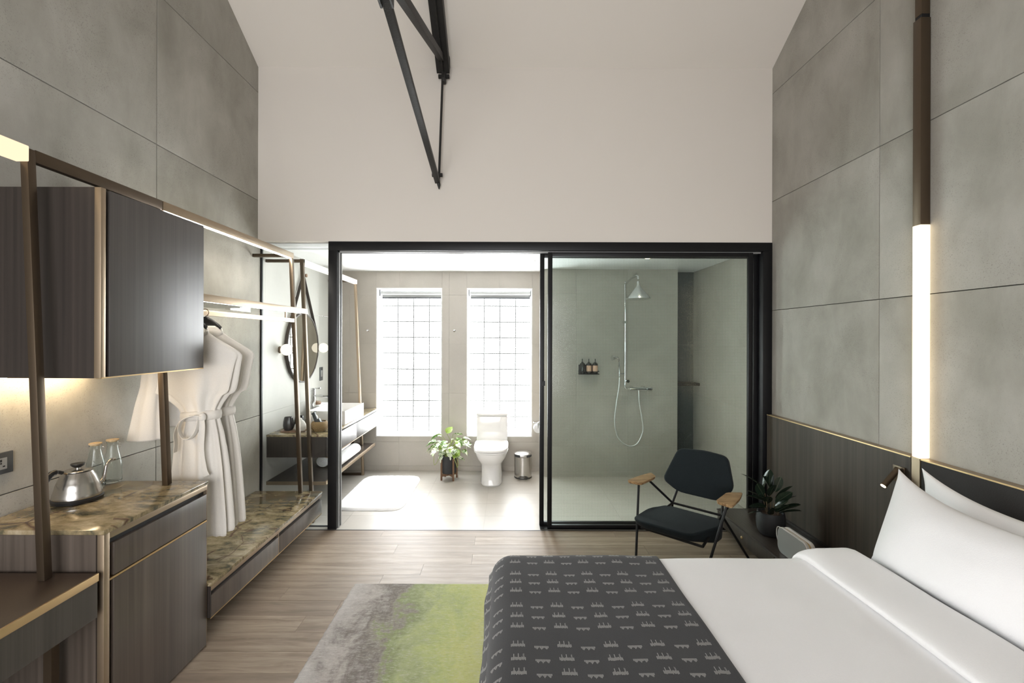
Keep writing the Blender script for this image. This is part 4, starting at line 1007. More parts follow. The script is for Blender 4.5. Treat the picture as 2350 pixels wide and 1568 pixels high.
# bath robes on hangers
def robe(name, lab, y, cx0, seed, sleeve_left, bow):
    rb = thing(name, lab, 'bathrobe', (cx0, y, 0.53), 'bath robes on the hanging rail')
    N = 72
    def folds(a, k):
        w_ = math.sin(9 * a + seed + 0.8 * math.sin(3 * a)); return 1 + 1.25 * k * (0.55 * math.copysign(abs(w_) ** 0.7, w_) + 0.3 * math.sin(14 * a + 2.1 * seed) + 0.25 * math.sin(4 * a + 0.7 * seed))
    lev = [  # z, cx shift, half width, half depth, fold
        (1.668, 0.0, 0.055, 0.022, 0.0), (1.655, 0.0, 0.075, 0.028, 0.0), (1.632, 0.0, 0.092, 0.032, 0.0), (1.605, 0.0, 0.128, 0.036, 0.02), (1.575, 0.0, 0.178, 0.038, 0.03), (1.545, 0.003, 0.225, 0.038, 0.04),
        (1.522, 0.005, 0.258, 0.036, 0.05), (1.505, 0.005, 0.271, 0.036, 0.06), (1.49, 0.005, 0.270, 0.038, 0.08), (1.45, 0.006, 0.258, 0.042, 0.13), (1.40, 0.010, 0.243, 0.046, 0.19), (1.35, 0.014, 0.228, 0.048, 0.24), (1.315, 0.017, 0.216, 0.050, 0.27),
        (1.298, 0.020, 0.203, 0.050, 0.28), (1.285, 0.026, 0.172, 0.050, 0.29), (1.262, 0.036, 0.146, 0.050, 0.30), (1.235, 0.046, 0.120, 0.048, 0.30), (1.21, 0.053, 0.101, 0.046, 0.28), (1.18, 0.058, 0.092, 0.045, 0.24), (1.15, 0.058, 0.096, 0.046, 0.24),
        (1.08, 0.058, 0.112, 0.050, 0.34), (0.98, 0.060, 0.126, 0.053, 0.40), (0.88, 0.062, 0.136, 0.055, 0.42), (0.78, 0.064, 0.143, 0.057, 0.42), (0.68, 0.067, 0.148, 0.058, 0.42), (0.60, 0.07, 0.151, 0.059, 0.42), (0.545, 0.07, 0.153, 0.060, 0.42), (0.53, 0.07, 0.149, 0.057, 0.42)]
    rings = []
    for z, dx, w, d, f in lev:
        ring = []
        for k in range(N):
            a = 2 * PI * k / N; q = folds(a, f)
            zz = z + (0.012 * math.sin(3 * a + seed) if z < 0.6 else 0)
            ring.append((cx0 + dx + w * math.copysign(abs(math.cos(a)) ** 0.85, math.cos(a)) * (1 + (q - 1) * 0.25), y + d * math.copysign(abs(math.sin(a)) ** 0.9, math.sin(a)) * q, zz))
        rings.append(ring)
    m = MB().loft(rings)
    def sleeve(path, rad, flat):
        rg = []
        for (p, (w, d)) in zip(path, rad):
            rg.append([(p[0] + w * math.cos(2*PI*k/40) * (1 + 0.12 * math.sin(5 * 2*PI*k/40 + seed)), p[1] + d * math.sin(2*PI*k/40) * (1 + 0.2 * math.sin(4 * 2*PI*k/40 + seed)), p[2] + p[3] * math.cos(2*PI*k/40)) for k in range(40)])
        m.loft(rg)
    if sleeve_left:   # left sleeve hanging free and flaring to its hem
        sleeve([(cx0 - 0.175, y, 1.515, 0.02), (cx0 - 0.20, y, 1.44, 0.02), (cx0 - 0.205, y - 0.005, 1.34, 0.01), (cx0 - 0.222, y - 0.01, 1.22, 0.0), (cx0 - 0.234, y - 0.012, 1.10, 0.0), (cx0 - 0.238, y - 0.012, 1.045, 0.006), (cx0 - 0.238, y - 0.012, 1.036, 0.006)],
               [(0.05, 0.032), (0.062, 0.036), (0.062, 0.036), (0.072, 0.040), (0.086, 0.044), (0.096, 0.046), (0.090, 0.042)], 1)
    else:
        sleeve([(cx0 - 0.19, y, 1.515, 0.02), (cx0 - 0.20, y, 1.43, 0.02), (cx0 - 0.19, y, 1.30, 0.0), (cx0 - 0.185, y, 1.16, 0.0), (cx0 - 0.18, y, 1.10, 0.0), (cx0 - 0.18, y, 1.09, 0.0)], [(0.05, 0.032), (0.06, 0.036), (0.058, 0.036), (0.06, 0.038), (0.064, 0.04), (0.06, 0.036)], 1)
    o = part('robe_body', m, ROBE, rb, ang=80)
    # collar band
    part('collar', MB().tube(smoothpath([(cx0 - 0.098, y - 0.012, 1.618), (cx0 - 0.06, y - 0.034, 1.630), (cx0, y - 0.040, 1.628), (cx0 + 0.06, y - 0.034, 1.630), (cx0 + 0.098, y - 0.012, 1.618), (cx0 + 0.06, y + 0.026, 1.655), (cx0, y + 0.032, 1.662), (cx0 - 0.06, y + 0.026, 1.655), (cx0 - 0.098, y - 0.012, 1.618)], 5), 0.010, 8, flat=(1.8, 0.6)), ROBE, rb, ang=80)
    # belt
    rings = []
    for z, g_ in ((1.148, 0.0), (1.152, 0.010), (1.175, 0.013), (1.195, 0.010), (1.199, 0.0)):
        rings.append([(cx0 + 0.058 + (0.096 + g_) * math.cos(2*PI*k/48), y + (0.050 + g_) * math.sin(2*PI*k/48) * folds(2*PI*k/48, 0.05), z + 0.006 * math.cos(2*PI*k/48)) for k in range(48)])
    bl = part('belt', MB().loft(rings), ROBE, rb, ang=80)
    if bow:
        cb = cx0 + 0.062; yy = y - 0.068
        def ribbon(pts, w): return MB().tube(smoothpath(pts, 6), w, 10, flat=(0.25, 1.0))
        part('belt_loop', ribbon([(cb + 0.045, yy, 1.178), (cb + 0.005, yy - 0.012, 1.182), (cb - 0.045, yy - 0.018, 1.160), (cb - 0.062, yy - 0.02, 1.11), (cb - 0.035, yy - 0.02, 1.062), (cb + 0.005, yy - 0.02, 1.068), (cb + 0.03, yy - 0.012, 1.115), (cb + 0.032, yy, 1.175)], 0.016), ROBE, bl)
        part('belt_tail', ribbon([(cb - 0.02, yy + 0.005, 1.178), (cb - 0.065, yy - 0.004, 1.15), (cb - 0.092, yy - 0.004, 1.09), (cb - 0.094, yy, 1.03), (cb - 0.098, yy, 0.985)], 0.018), ROBE, bl)
        part('belt_tail', ribbon([(cb + 0.04, yy, 1.178), (cb + 0.05, yy - 0.006, 1.12), (cb + 0.046, yy - 0.006, 1.0), (cb + 0.06, yy - 0.006, 0.90), (cb + 0.075, yy - 0.006, 0.86)], 0.017), ROBE, bl)
        part('belt_knot', MB().sphere((cb + 0.045, yy + 0.002, 1.172), 0.022, 16, 10, (1.0, 0.7, 1.1)), ROBE, bl)
    return rb
def hanger(lab, y, cx):
    h = thing('coat_hanger', lab, 'hanger', (cx, y, 1.64), 'hangers on the rail')
    pts = []
    for k in range(13):
        t = -1 + 2 * k / 12; pts.append((cx + 0.088 * t, y, 1.695 - 0.045 * abs(t) ** 1.6))
    part('shoulder', MB().tube(pts, [0.010 + 0.008 * (1 - abs(-1 + 2*k/12)) for k in range(13)], 12, flat=(1.5, 0.55)), PLASTIC, h)
    hk = [(cx, y, 1.70), (cx, y, 1.718)] + [(cx + 0.0 + 0.021 * math.sin(a) , y, 1.745 - 0.021 * math.cos(a)) for a in [math.radians(q) for q in range(35, 290, 17)]]
    part('hook', MB().tube(smoothpath(hk, 2), 0.0022, 8), DBRONZE, h)
hanger('black wooden hanger holding the rear white robe', 2.645, -1.747)
hanger('black wooden hanger holding the front white robe', 2.52, -1.747)
robe('bathrobe', 'rear white robe on the hanging rail, farther from the camera', 2.645, -1.740, 2.0, False, False)
robe('bathrobe', 'front white robe with tied belt loop on the hanging rail', 2.52, -1.742, 0.6, True, True)

# ------------------------------------------------------------------ iron roof truss
tr = thing('roof_truss', 'black iron roof truss bracing in front of the white wall', 'truss', (-0.55, 3.0, 2.9))
def rf(y, d): return roof(y) - d
A = Vector((-0.535, 3.80, rf(3.80, 0.055))); B_ = Vector((-0.515, 1.35, rf(1.35, 0.055)))
m = MB().bar(A, B_, 0.105, 0.10, (0, -0.5, 1)); part('rafter', m, IRON, tr)
part('rafter_web', MB().bar(A - Vector((0, 0.03, 0.066)), B_ - Vector((0, 0.03, 0.066)), 0.012, 0.045, (0, -0.5, 1)), IRON, tr)
NODE = Vector((-0.56, 1.95, 3.18)); TIE = Vector((-0.58, 3.79, 2.895)); JT = Vector((-0.535, 3.765, 3.905))
part('tie_bar', MB().bar(TIE, NODE, 0.042, 0.030, bev=0.002), IRON, tr)
part('strut', MB().bar(JT + Vector((0, 0.02, -0.01)), NODE + Vector((0.01, 0, 0.02)), 0.042, 0.052, bev=0.002), IRON, tr)
part('tie_bar', MB().bar(NODE, (-0.56, -0.4, 3.36), 0.042, 0.030, bev=0.002), IRON, tr)
part('hanger_rod', MB().tube([TIE + Vector((0.012, -0.01, 0.02)), JT + Vector((0, 0.0, -0.06))], 0.0095, 10), IRON, tr)
part('gusset', MB().obox(JT + Vector((0, 0, -0.01)), (0.05, 0.07, 0.20), Matrix.Rotation(0.3, 3, 'X'), 0.01), IRON, tr)
part('gusset', MB().obox(JT + Vector((0.02, -0.01, -0.04)), (0.075, 0.05, 0.10), None, 0.012), IRON, tr)
for p, w in ((JT + Vector((0, 0, -0.075)), 0.10), (TIE + Vector((0, -0.02, 0.05)), 0.085), (NODE + Vector((0.0, 0.06, 0.0)), 0.13), (NODE + Vector((0.0, -0.05, 0.0)), 0.13)):
    part('bolt', MB().tube([p - Vector((w / 2, 0, 0)), p + Vector((w / 2, 0, 0))], 0.017, 6), IRON, tr)
part('gusset', MB().obox((-0.530, 3.785, 3.775), (0.036, 0.06, 0.13), None, 0.012), IRON, tr)
part('bolt', MB().tube([(-0.575, 3.785, 3.765), (-0.485, 3.785, 3.765)], 0.019, 6), IRON, tr)
for s_ in (-1, 1): part('clevis', MB().bar(NODE + Vector((0.026 * s_, -0.12, 0.0)), NODE + Vector((0.026 * s_, 0.17, -0.026)), 0.012, 0.06, bev=0.003), IRON, tr)
part('tie_tip', MB().tube([TIE + Vector((0, -0.01, 0.05)), TIE + Vector((0.01, 0.0, -0.025)), TIE + Vector((0.012, 0.0, -0.06))], [0.016, 0.014, 0.004], 10), IRON, tr)

# ------------------------------------------------------------------ bathroom: washstand side
VX = -1.552; VY0, VY1 = 3.975, 5.505; VZ = 0.757
bf = thing('light_stand', 'bronze frame with bright light bar standing over the washstand', 'frame', (-1.75, 4.6, 0))
for y in (3.96, 5.34):
    part('post', MB().bar((lean(0.0, 2.23), y, 0.0), (lean(2.228, 2.23), y, 2.228), 0.028, 0.03, (0, 1, 0), 0.001), BRONZE if y > 5 else DBRONZE, bf)
    part('wall_arm', box(WI, -1.76, y - 0.013, y + 0.013, 2.252, 2.278, 0.001), DBRONZE, bf)
    part('foot_bar', box(WI, lean(0.0, 2.23) - 0.014, y - 0.013, y + 0.013, 0.0, 0.026), DBRONZE, bf)
part('post_head', box(-1.79, -1.76, 3.945, 3.975, 2.228, 2.281), DBRONZE, bf)
part('light_bar', box(-1.795, -1.757, 3.977, 5.352, 2.230, 2.279, 0.002), BARW, bf, 'bright white light bar')
vn = thing('washstand', 'dark wood washstand with drawers and open lower shelf', 'washstand', (-1.82, 4.74, 0.33))
part('body', box(WI, VX - 0.02, VY0, VY1, 0.56, 0.736), DARKV, vn)
for ya, yb in ((VY0 + 0.003, 4.73), (4.736, VY1)):
    part('drawer', box(VX - 0.02, VX, ya, yb, 0.566, 0.726, 0.001), mk_veneer('washstand_veneer', (0.040, 0.034, 0.030), (0.095, 0.082, 0.074), 0.45) if ya < 4.5 else bpy.data.materials['washstand_veneer'], vn)
part('bottom_trim', box(VX - 0.022, VX + 0.001, VY0, VY1, 0.556, 0.563), BRONZE, vn)
part('recess', box(VX - 0.02, VX - 0.012, VY0, VY1, 0.726, 0.737), DARK, vn)
part('lower_shelf', box(WI, VX - 0.03, VY0, 5.44, 0.327, 0.350), VENY, vn)
part('shelf_edge', box(VX - 0.03, VX - 0.014, VY0, 5.44, 0.322, 0.352, 0.001), BRONZE, vn, 'bronze shelf edge')
part('shelf_edge', box(WI, VX - 0.03, VY0 - 0.006, VY0, 0.322, 0.352), BRONZE, vn)
for y in (4.15, 5.30): part('shelf_hanger', box(-1.80, -1.775, y, y + 0.025, 0.352, 0.56), DBRONZE, vn)
solo('marble_washstand_top', box(WI, VX + 0.004, VY0 - 0.004, VY1, 0.738, VZ, 0.002), MARBLE, 'marble top of the washstand under the white basin', 'worktop', (-1.82, 4.74, 0.738))

bs = MB(); x0, x1, ya, yb, za, zb = -1.93, -1.562, 4.41, 4.985, VZ + 0.001, 0.893
bs.box(x0, x1, ya, yb, za, zb)
bs.bm.faces.ensure_lookup_table(); topf = max(bs.bm.faces, key=lambda f: f.calc_center_median().z)
r_ = bmesh.ops.inset_region(bs.bm, faces=[topf], thickness=0.014)
topf = max([f for f in bs.bm.faces if f.calc_center_median().z > zb - 1e-4], key=lambda f: len(set(v.co.x for v in f.verts)) and -abs(f.calc_center_median().x - (x0 + x1) / 2) - abs(f.calc_center_median().y - (ya + yb) / 2))
ex = bmesh.ops.extrude_face_region(bs.bm, geom=[topf]); vs = [v for v in ex['geom'] if isinstance(v, bmesh.types.BMVert)]
bmesh.ops.delete(bs.bm, geom=[topf], context='FACES_ONLY')
for v in vs:
    v.co.z -= 0.10; v.co.x += 0.02 * (1 if v.co.x < (x0 + x1) / 2 else -1); v.co.y += 0.02 * (1 if v.co.y < (ya + yb) / 2 else -1)
bmesh.ops.recalc_face_normals(bs.bm, faces=bs.bm.faces)
bmesh.ops.bevel(bs.bm, geom=list(bs.bm.edges), offset=0.005, segments=3, profile=0.5, affect='EDGES')
solo('wash_basin', bs, CERAM, 'white rectangular vessel basin on the marble washstand', 'basin', ((x0 + x1) / 2, (ya + yb) / 2, za))

tp = thing('basin_tap', 'tall chrome basin mixer tap behind the vessel basin', 'tap', (-1.985, 4.68, VZ))
part('body', MB().lathe([(0.02, 0.0), (0.030, 0.001), (0.030, 0.006), (0.024, 0.008), (0.024, 0.30), (0.019, 0.304)], (-1.985, 4.68, VZ + 0.001), 28), CHROME, tp)
part('spout', MB().bar((-1.985, 4.68, VZ + 0.255), (-1.81, 4.68, VZ + 0.245), 0.034, 0.020, bev=0.003), CHROME, tp)
part('lever', MB().bar((-1.995, 4.68, VZ + 0.324), (-1.905, 4.68, VZ + 0.330), 0.026, 0.012, bev=0.003), CHROME, tp)
part('cap', MB().lathe([(0.02, 0.304), (0.024, 0.306), (0.024, 0.325), (0.01, 0.328)], (-1.985, 4.68, VZ + 0.001), 28), CHROME, tp)

mr = thing('round_mirror', 'round mirror hung on a dark leather strap above the basin', 'mirror', (WL + 0.02, 4.64, 1.5))
RY = Matrix.Rotation(PI / 2, 4, 'Y')
part('mirror_glass', MB().lathe([(0.001, 0.0), (0.338, 0.0), (0.338, 0.004), (0.001, 0.004)], (WL + 0.026, 4.64, 1.5), 72, RY), MIRROR, mr)
part('mirror_frame', MB().lathe([(0.335, 0.0), (0.350, 0.0), (0.350, 0.030), (0.338, 0.030), (0.338, 0.006), (0.335, 0.006)], (WL + 0.004, 4.64, 1.5), 72, RY, caps=False), LEATHER, mr)
def strap(y_sign):
    a = math.radians(62); p = (4.64 + y_sign * 0.352 * math.cos(math.radians(28)), 1.5 + 0.352 * math.sin(math.radians(28)))
    P = [(4.64 + y_sign * 0.004, 2.225)] + [(4.64 + y_sign * 0.353 * math.cos(math.radians(q)), 1.5 + 0.353 * math.sin(math.radians(q))) for q in (32, 20, 5, -15, -40, -65, -90)]
    m = MB(); rg = []
    for (y, z) in P: rg.append([(WL + 0.004, y, z), (WL + 0.034, y, z), (WL + 0.034, y + y_sign * 0.004, z + 0.003), (WL + 0.004, y + y_sign * 0.004, z + 0.003)])
    m.loft(rg); return m
part('strap', strap(1), LEATHER, mr); part('strap', strap(-1), LEATHER, mr)
part('peg', MB().lathe([(0.004, 0.0), (0.014, 0.0), (0.014, 0.045), (0.018, 0.046), (0.018, 0.056), (0.006, 0.057)], (WL + 0.001, 4.64, 2.232), 24, RY), TEAK, mr)

for y, lab in ((4.20, 'globe wall light left of the round mirror'), (5.04, 'globe wall light right of the round mirror')):
    gl = thing('globe_light', 'glowing ' + lab, 'wall lamp', (WL + 0.05, y, 1.49), 'globe lights beside the mirror')
    part('wall_cap', MB().lathe([(0.005, 0.0), (0.032, 0.0), (0.032, 0.012), (0.014, 0.016), (0.014, 0.018), (0.004, 0.019)], (WL + 0.001, y, 1.49), 28, RY), DBRONZE, gl)
    part('globe', MB().sphere((WL + 0.066, y, 1.49), 0.053, 32, 20), GLOBE, gl)
sw = thing('switch_plate', 'tall dark grey switch plate on the pale wall beside the globe light', 'switch', (WL + 0.004, 5.135, 1.2))
part('plate', box(WL + 0.0005, WL + 0.008, 5.095, 5.175, 1.122, 1.272, 0.002), GREYM, sw)
part('rocker', box(WL + 0.008, WL + 0.0105, 5.118, 5.152, 1.165, 1.235, 0.001), SILVER, sw)

# things on the washstand
ty = 4.135
solo('tray', MB().prism(rrect(-2.02, -1.83, 4.06, 4.20, 0.02), 'z', VZ + 0.001, VZ + 0.012, 0.002), TEAK, 'small wooden tray under the cups on the washstand', 'tray', (-1.92, ty, VZ))
def cup(lab, x, y, prof_, mat, name='cup', cat='cup', grp=None):
    return solo(name, MB().lathe(prof_, (x, y, VZ + 0.0125), 32), mat, lab, cat, (x, y, VZ + 0.0125), grp)
SMOKE = plain('smoked_glass', (0.022, 0.020, 0.022), 0.12)
cpf = [(0.02, 0.0), (0.034, 0.002), (0.043, 0.02), (0.046, 0.045), (0.043, 0.08), (0.036, 0.112), (0.034, 0.118), (0.031, 0.118), (0.034, 0.10), (0.04, 0.05), (0.03, 0.008), (0.001, 0.006)]
cup('smoky black tumbler on the tray, nearest the wall', -1.965, 4.115, cpf, SMOKE, grp='tumblers on the tray')
cup('smoky black tumbler half hidden behind the bronze post', -1.895, 4.175, cpf, SMOKE, grp='tumblers on the tray')
cup('round white speckled jar on the wooden tray', -1.848, 4.095, [(0.02, 0.0), (0.04, 0.004), (0.048, 0.03), (0.046, 0.055), (0.03, 0.085), (0.014, 0.10), (0.012, 0.11), (0.006, 0.112)], STONEW, 'stone_jar', 'jar')
pb = thing('pump_bottle', 'white pump bottle with black head behind the rattan bowl', 'bottle', (-1.80, 4.27, VZ))
part('bottle', MB().lathe([(0.02, 0.0), (0.034, 0.002), (0.036, 0.01), (0.036, 0.10), (0.028, 0.118), (0.013, 0.124), (0.013, 0.13)], (-1.80, 4.27, VZ + 0.001), 28), STONEW, pb)
part('pump', MB().tube([(-1.80, 4.27, VZ + 0.131), (-1.80, 4.27, VZ + 0.155), (-1.775, 4.262, VZ + 0.157)], 0.0045, 8), PLASTIC, pb)
wx, wy = -1.695, 4.14
solo('rattan_bowl', MB().lathe([(0.03, 0.0), (0.052, 0.002), (0.074, 0.025), (0.080, 0.048), (0.074, 0.072), (0.060, 0.088), (0.056, 0.09), (0.052, 0.088), (0.066, 0.07), (0.072, 0.048), (0.066, 0.028), (0.045, 0.010), (0.001, 0.009)], (wx, wy, VZ + 0.001), 44), WICKER, 'round woven rattan bowl on the washstand', 'bowl', (wx, wy, VZ))
CARD = plain('grey_black_card', (0.035, 0.04, 0.046), 0.5)
for lab, c, sz, ax, ang in (('tall slate box leaning out of the rattan bowl', (wx - 0.035, wy - 0.005, VZ + 0.115), (0.030, 0.022, 0.115), 'Y', -0.38), ('short black box in the rattan bowl', (wx + 0.0, wy - 0.02, VZ + 0.085), (0.042, 0.030, 0.06), 'Y', -0.5), ('flat black sachet lying in the rattan bowl', (wx + 0.025, wy + 0.01, VZ + 0.078), (0.05, 0.045, 0.012), 'Y', 0.3)):
    m = MB().obox(c, sz, Matrix.Rotation(ang, 3, ax), 0.002)
    solo('amenity_box', m, CARD, lab, 'box', c, 'amenities in the rattan bowl')
solo('soap_dish', MB().lathe([(0.03, 0.0), (0.05, 0.003), (0.056, 0.02), (0.050, 0.032), (0.02, 0.034)], (-2.02, 4.83, VZ + 0.001 + 0.14), 28), TEAK, 'round wooden box on the wall shelf behind the basin', 'box', (-2.02, 4.83, VZ + 0.14))
solo('wall_shelf', box(WI, -1.955, 4.76, 5.0, VZ + 0.128, VZ + 0.140, 0.001), WHITE, 'small white ledge behind the basin', 'shelf', (-2.02, 4.88, VZ + 0.128))

# rolled towels on the lower shelf
def towel(lab, x, z, ya, yb, r):
    m = MB(); N = 40
    rg = []
    for y, k in ((ya, 0.90), (ya + 0.012, 1.0), ((ya + yb) / 2, 1.01), (yb - 0.012, 1.0), (yb, 0.90)):
        rg.append([(x + r * k * 1.12 * math.cos(2*PI*i/N), y, z + r * k * 0.95 * math.sin(2*PI*i/N) + (0.002 if i > N/2 else 0)) for i in range(N)])
    m.loft(rg)
    t_ = thing('rolled_towel', lab, 'towel', (x, (ya + yb) / 2, z - r), 'rolled towels on the washstand shelf')
    part('roll', m, TERRY, t_)
    sp_ = []
    for k in range(60):
        a = k * 0.31; q = 0.10 + 0.78 * k / 60; sp_.append((x + r * 1.1 * q * math.cos(a), ya - 0.001, z + r * 0.93 * q * math.sin(a)))
    part('spiral_end', MB().tube(sp_, 0.0045, 6), TERRY, t_)
R_ = 0.056; zs = 0.3525 + R_ * 0.95
towel('rolled white towel lying at the front of the washstand shelf', -1.645, zs, 4.36, 4.97, R_)
towel('rolled white towel lying at the back of the washstand shelf', -1.775, zs, 4.40, 4.95, R_)
towel('rolled white towel stacked on top of two others', -1.71, zs + R_ * 1.66, 4.34, 4.85, R_)

# bath mat
m = MB()
def mat_f(u, v):
    a = u * 2 * PI; n_ = 7.0
    ca, sa = math.cos(a), math.sin(a); k = (abs(ca) ** n_ + abs(sa) ** n_) ** (-1 / n_)
    rr = v; e = 1 - v
    x = -1.295 + 0.325 * ca * k * rr * (1 + 0.012 * noise.noise(Vector((ca * 9, sa * 9, 0))) * v)
    y = 4.755 + 0.525 * sa * k * rr * (1 + 0.012 * noise.noise(Vector((ca * 9, sa * 9, 4))) * v)
    z = 0.002 + 0.022 * min(1, e / 0.06) ** 0.5 + (0.003 * noise.noise(Vector((x * 45, y * 45, 0))) if e > 0.01 else 0)
    return (x, y, z)
m.grid(mat_f, 160, 40); bmesh.ops.remove_doubles(m.bm, verts=m.bm.verts, dist=0.0003)
solo('bath_mat', m, TERRY, 'fluffy white bath mat on the tile floor before the washstand', 'bath mat', (-1.295, 4.755, 0), ang=85)

# ------------------------------------------------------------------ toilet, bin, paper, hooks, blinds
tx_ = -0.172
to = thing('toilet', 'white one-piece toilet under the right glass block window', 'toilet', (tx_, 5.15, 0))
def dring(z, yf, yb_, w, n=2.6, N=48):
    cy = yb_ - (yb_ - yf) * 0.45; out = []
    for k in range(N):
        a = 2 * PI * k / N; c, s_ = math.cos(a), math.sin(a)
        nn = n if s_ < 0 else 6.0
        q = (abs(c) ** nn + abs(s_) ** nn) ** (-1 / nn)
        out.append((tx_ + w * c * q, cy + (cy - yf if s_ < 0 else yb_ - cy) * s_ * q, z))
    return out
rings = [dring(z, yf, yb_, w, n) for z, yf, yb_, w, n in ((0.0, 4.935, 5.46, 0.118, 3.2), (0.012, 4.93, 5.46, 0.122, 3.2), (0.06, 4.945, 5.46, 0.114, 3.2), (0.16, 4.955, 5.46, 0.112, 3.2), (0.215, 4.93, 5.46, 0.118, 3.0), (0.25, 4.875, 5.46, 0.138, 2.7), (0.30, 4.81, 5.46, 0.166, 2.5), (0.345, 4.775, 5.46, 0.180, 2.4), (0.378, 4.768, 5.46, 0.182, 2.4), (0.383, 4.772, 5.46, 0.180, 2.4))]
part('bowl', MB().loft(rings), CERAM, to)
part('seat', MB().loft([dring(z, yf, 5.27, w, 3.0) for z, yf, w in ((0.385, 4.765, 0.181), (0.388, 4.758, 0.186), (0.400, 4.757, 0.187), (0.403, 4.762, 0.184))]), CERAM, to)
part('lid', MB().loft([dring(z, yf, 5.275, w, 3.0) for z, yf, w in ((0.405, 4.762, 0.184), (0.408, 4.755, 0.188), (0.422, 4.755, 0.188), (0.430, 4.762, 0.184), (0.433, 4.785, 0.17))]), CERAM, to)
part('tank', box(tx_ - 0.178, tx_ + 0.178, 5.275, 5.505, 0.30, 0.703, 0.012, 4), CERAM, to)
part('tank_lid', box(tx_ - 0.181, tx_ + 0.181, 5.270, 5.507, 0.706, 0.737, 0.008, 3), CERAM, to)
part('flush_button', MB().lathe([(0.001, 0.0), (0.022, 0.0), (0.022, 0.004), (0.001, 0.005)], (tx_, 5.39, 0.737), 24), CHROME, to)

bx, by = 0.187, 5.285
bi = thing('pedal_bin', 'small round steel pedal bin right of the toilet', 'bin', (bx, by, 0))
part('base_ring', MB().lathe([(0.09, 0.0), (0.102, 0.001), (0.102, 0.014), (0.09, 0.015)], (bx, by, 0), 44), PLASTIC, bi)
part('body', MB().lathe([(0.09, 0.0145), (0.099, 0.015), (0.099, 0.245), (0.09, 0.246)], (bx, by, 0), 56), STEEL, bi)
part('rim', MB().lathe([(0.09, 0.246), (0.1005, 0.2465), (0.1005, 0.270), (0.09, 0.271)], (bx, by, 0), 44), GREYM, bi)
part('lid', MB().lathe([(0.10, 0.271), (0.101, 0.272), (0.101, 0.276), (0.09, 0.282), (0.05, 0.288), (0.001, 0.290)], (bx, by, 0), 44), STEEL, bi)
part('lid_tab', box(bx - 0.038, bx + 0.038, by - 0.106, by - 0.098, 0.250, 0.270, 0.003), STEEL, bi)
part('pedal', MB().tube(smoothpath([(bx - 0.045, by - 0.088, 0.022), (bx - 0.05, by - 0.115, 0.020), (bx - 0.035, by - 0.135, 0.018), (bx, by - 0.138, 0.018), (bx + 0.035, by - 0.135, 0.018), (bx + 0.05, by - 0.115, 0.020), (bx + 0.045, by - 0.088, 0.022)], 5), 0.008, 10), PLASTIC, bi)

ph = thing('toilet_roll_holder', 'chrome toilet roll holder on the side of the shower wall', 'holder', (XS0 - 0.03, 5.40, 0.56))
part('bracket', MB().tube(smoothpath([(XS0 - 0.001, 5.345, 0.62), (XS0 - 0.055, 5.345, 0.62), (XS0 - 0.058, 5.345, 0.56), (XS0 - 0.058, 5.36, 0.556), (XS0 - 0.058, 5.46, 0.556)], 5), 0.006, 10), CHROME, ph)
part('cover', box(XS0 - 0.11, XS0 - 0.004, 5.345, 5.465, 0.612, 0.618, 0.002), CHROME, ph)
part('wall_plate', box(XS0 - 0.006, XS0 - 0.0005, 5.335, 5.47, 0.59, 0.65, 0.002), CHROME, ph)
solo('toilet_roll', MB().lathe([(0.02, 0.0), (0.048, 0.0), (0.048, 0.098), (0.02, 0.098)], (XS0 - 0.058, 5.458, 0.540), 36, Matrix.Rotation(PI / 2, 4, 'X')), WHITE, 'white toilet paper roll on the chrome holder', 'toilet roll', (XS0 - 0.058, 5.41, 0.49))
for x, lab in ((-1.68, 'small chrome robe hook left of the glass block windows'), (-0.637, 'small chrome robe hook between the two glass block windows')):
    solo('wall_hook', MB().lathe([(0.004, 0.0), (0.015, 0.0), (0.015, 0.005), (0.006, 0.008), (0.006, 0.026), (0.011, 0.029), (0.011, 0.036), (0.004, 0.039)], (x, YB - 0.0005, 1.69), 24, Matrix.Rotation(PI / 2, 4, 'X')), CHROME, lab, 'hook', (x, YB, 1.69), 'chrome wall hooks')
for (xa, xb), lab in ((W1, 'left'), (W2, 'right')):
    bl = thing('roller_blind', 'grey roller blind rolled up at the top of the ' + lab + ' glass block window', 'blind', ((xa + xb) / 2, 5.62, 2.12), 'roller blinds')
    part('roller', MB().tube([(xa + 0.03, 5.63, 2.155), (xb - 0.02, 5.63, 2.155)], 0.024, 20), BLIND, bl)
    part('bracket', box(xa + 0.016, xa + 0.024, 5.60, 5.66, 2.115, 2.193), GREYM, bl)
    part('bracket', box(xb - 0.020, xb - 0.013, 5.60, 5.66, 2.115, 2.193), GREYM, bl)
    part('fabric', box(xa + 0.035, xb - 0.02, 5.652, 5.655, 2.105, 2.15), BLIND, bl)
    part('bottom_bar', box(xa + 0.035, xb - 0.02, 5.645, 5.662, 2.088, 2.105, 0.002), GREYM, bl)

# ------------------------------------------------------------------ shower
sx, sy = 1.347, YS - 0.075
sh = thing('shower_set', 'chrome shower column with cone head, hand shower and hose', 'shower', (sx, sy, 1.03))
part('riser', MB().tube(smoothpath([(sx, sy, 1.04), (sx, sy, 1.4), (sx, sy, 2.18), (sx + 0.002, sy - 0.01, 2.225)], 5) + [(sx + 0.03, sy - 0.14, 2.27), (sx + 0.055, sy - 0.255, 2.285), (sx + 0.062, sy - 0.285, 2.275), (sx + 0.064, sy - 0.29, 2.24)], 0.0105, 14), CHROME, sh)
hx, hy = sx + 0.064, sy - 0.29
part('shower_head', MB().lathe([(0.001, 0.0), (0.125, 0.0), (0.131, 0.003), (0.130, 0.008), (0.022, 0.135), (0.016, 0.150), (0.014, 0.19), (0.006, 0.195)], (hx, hy, 2.03), 48), plain('satin_chrome', (0.72, 0.73, 0.73), 0.25, 0.9), sh)
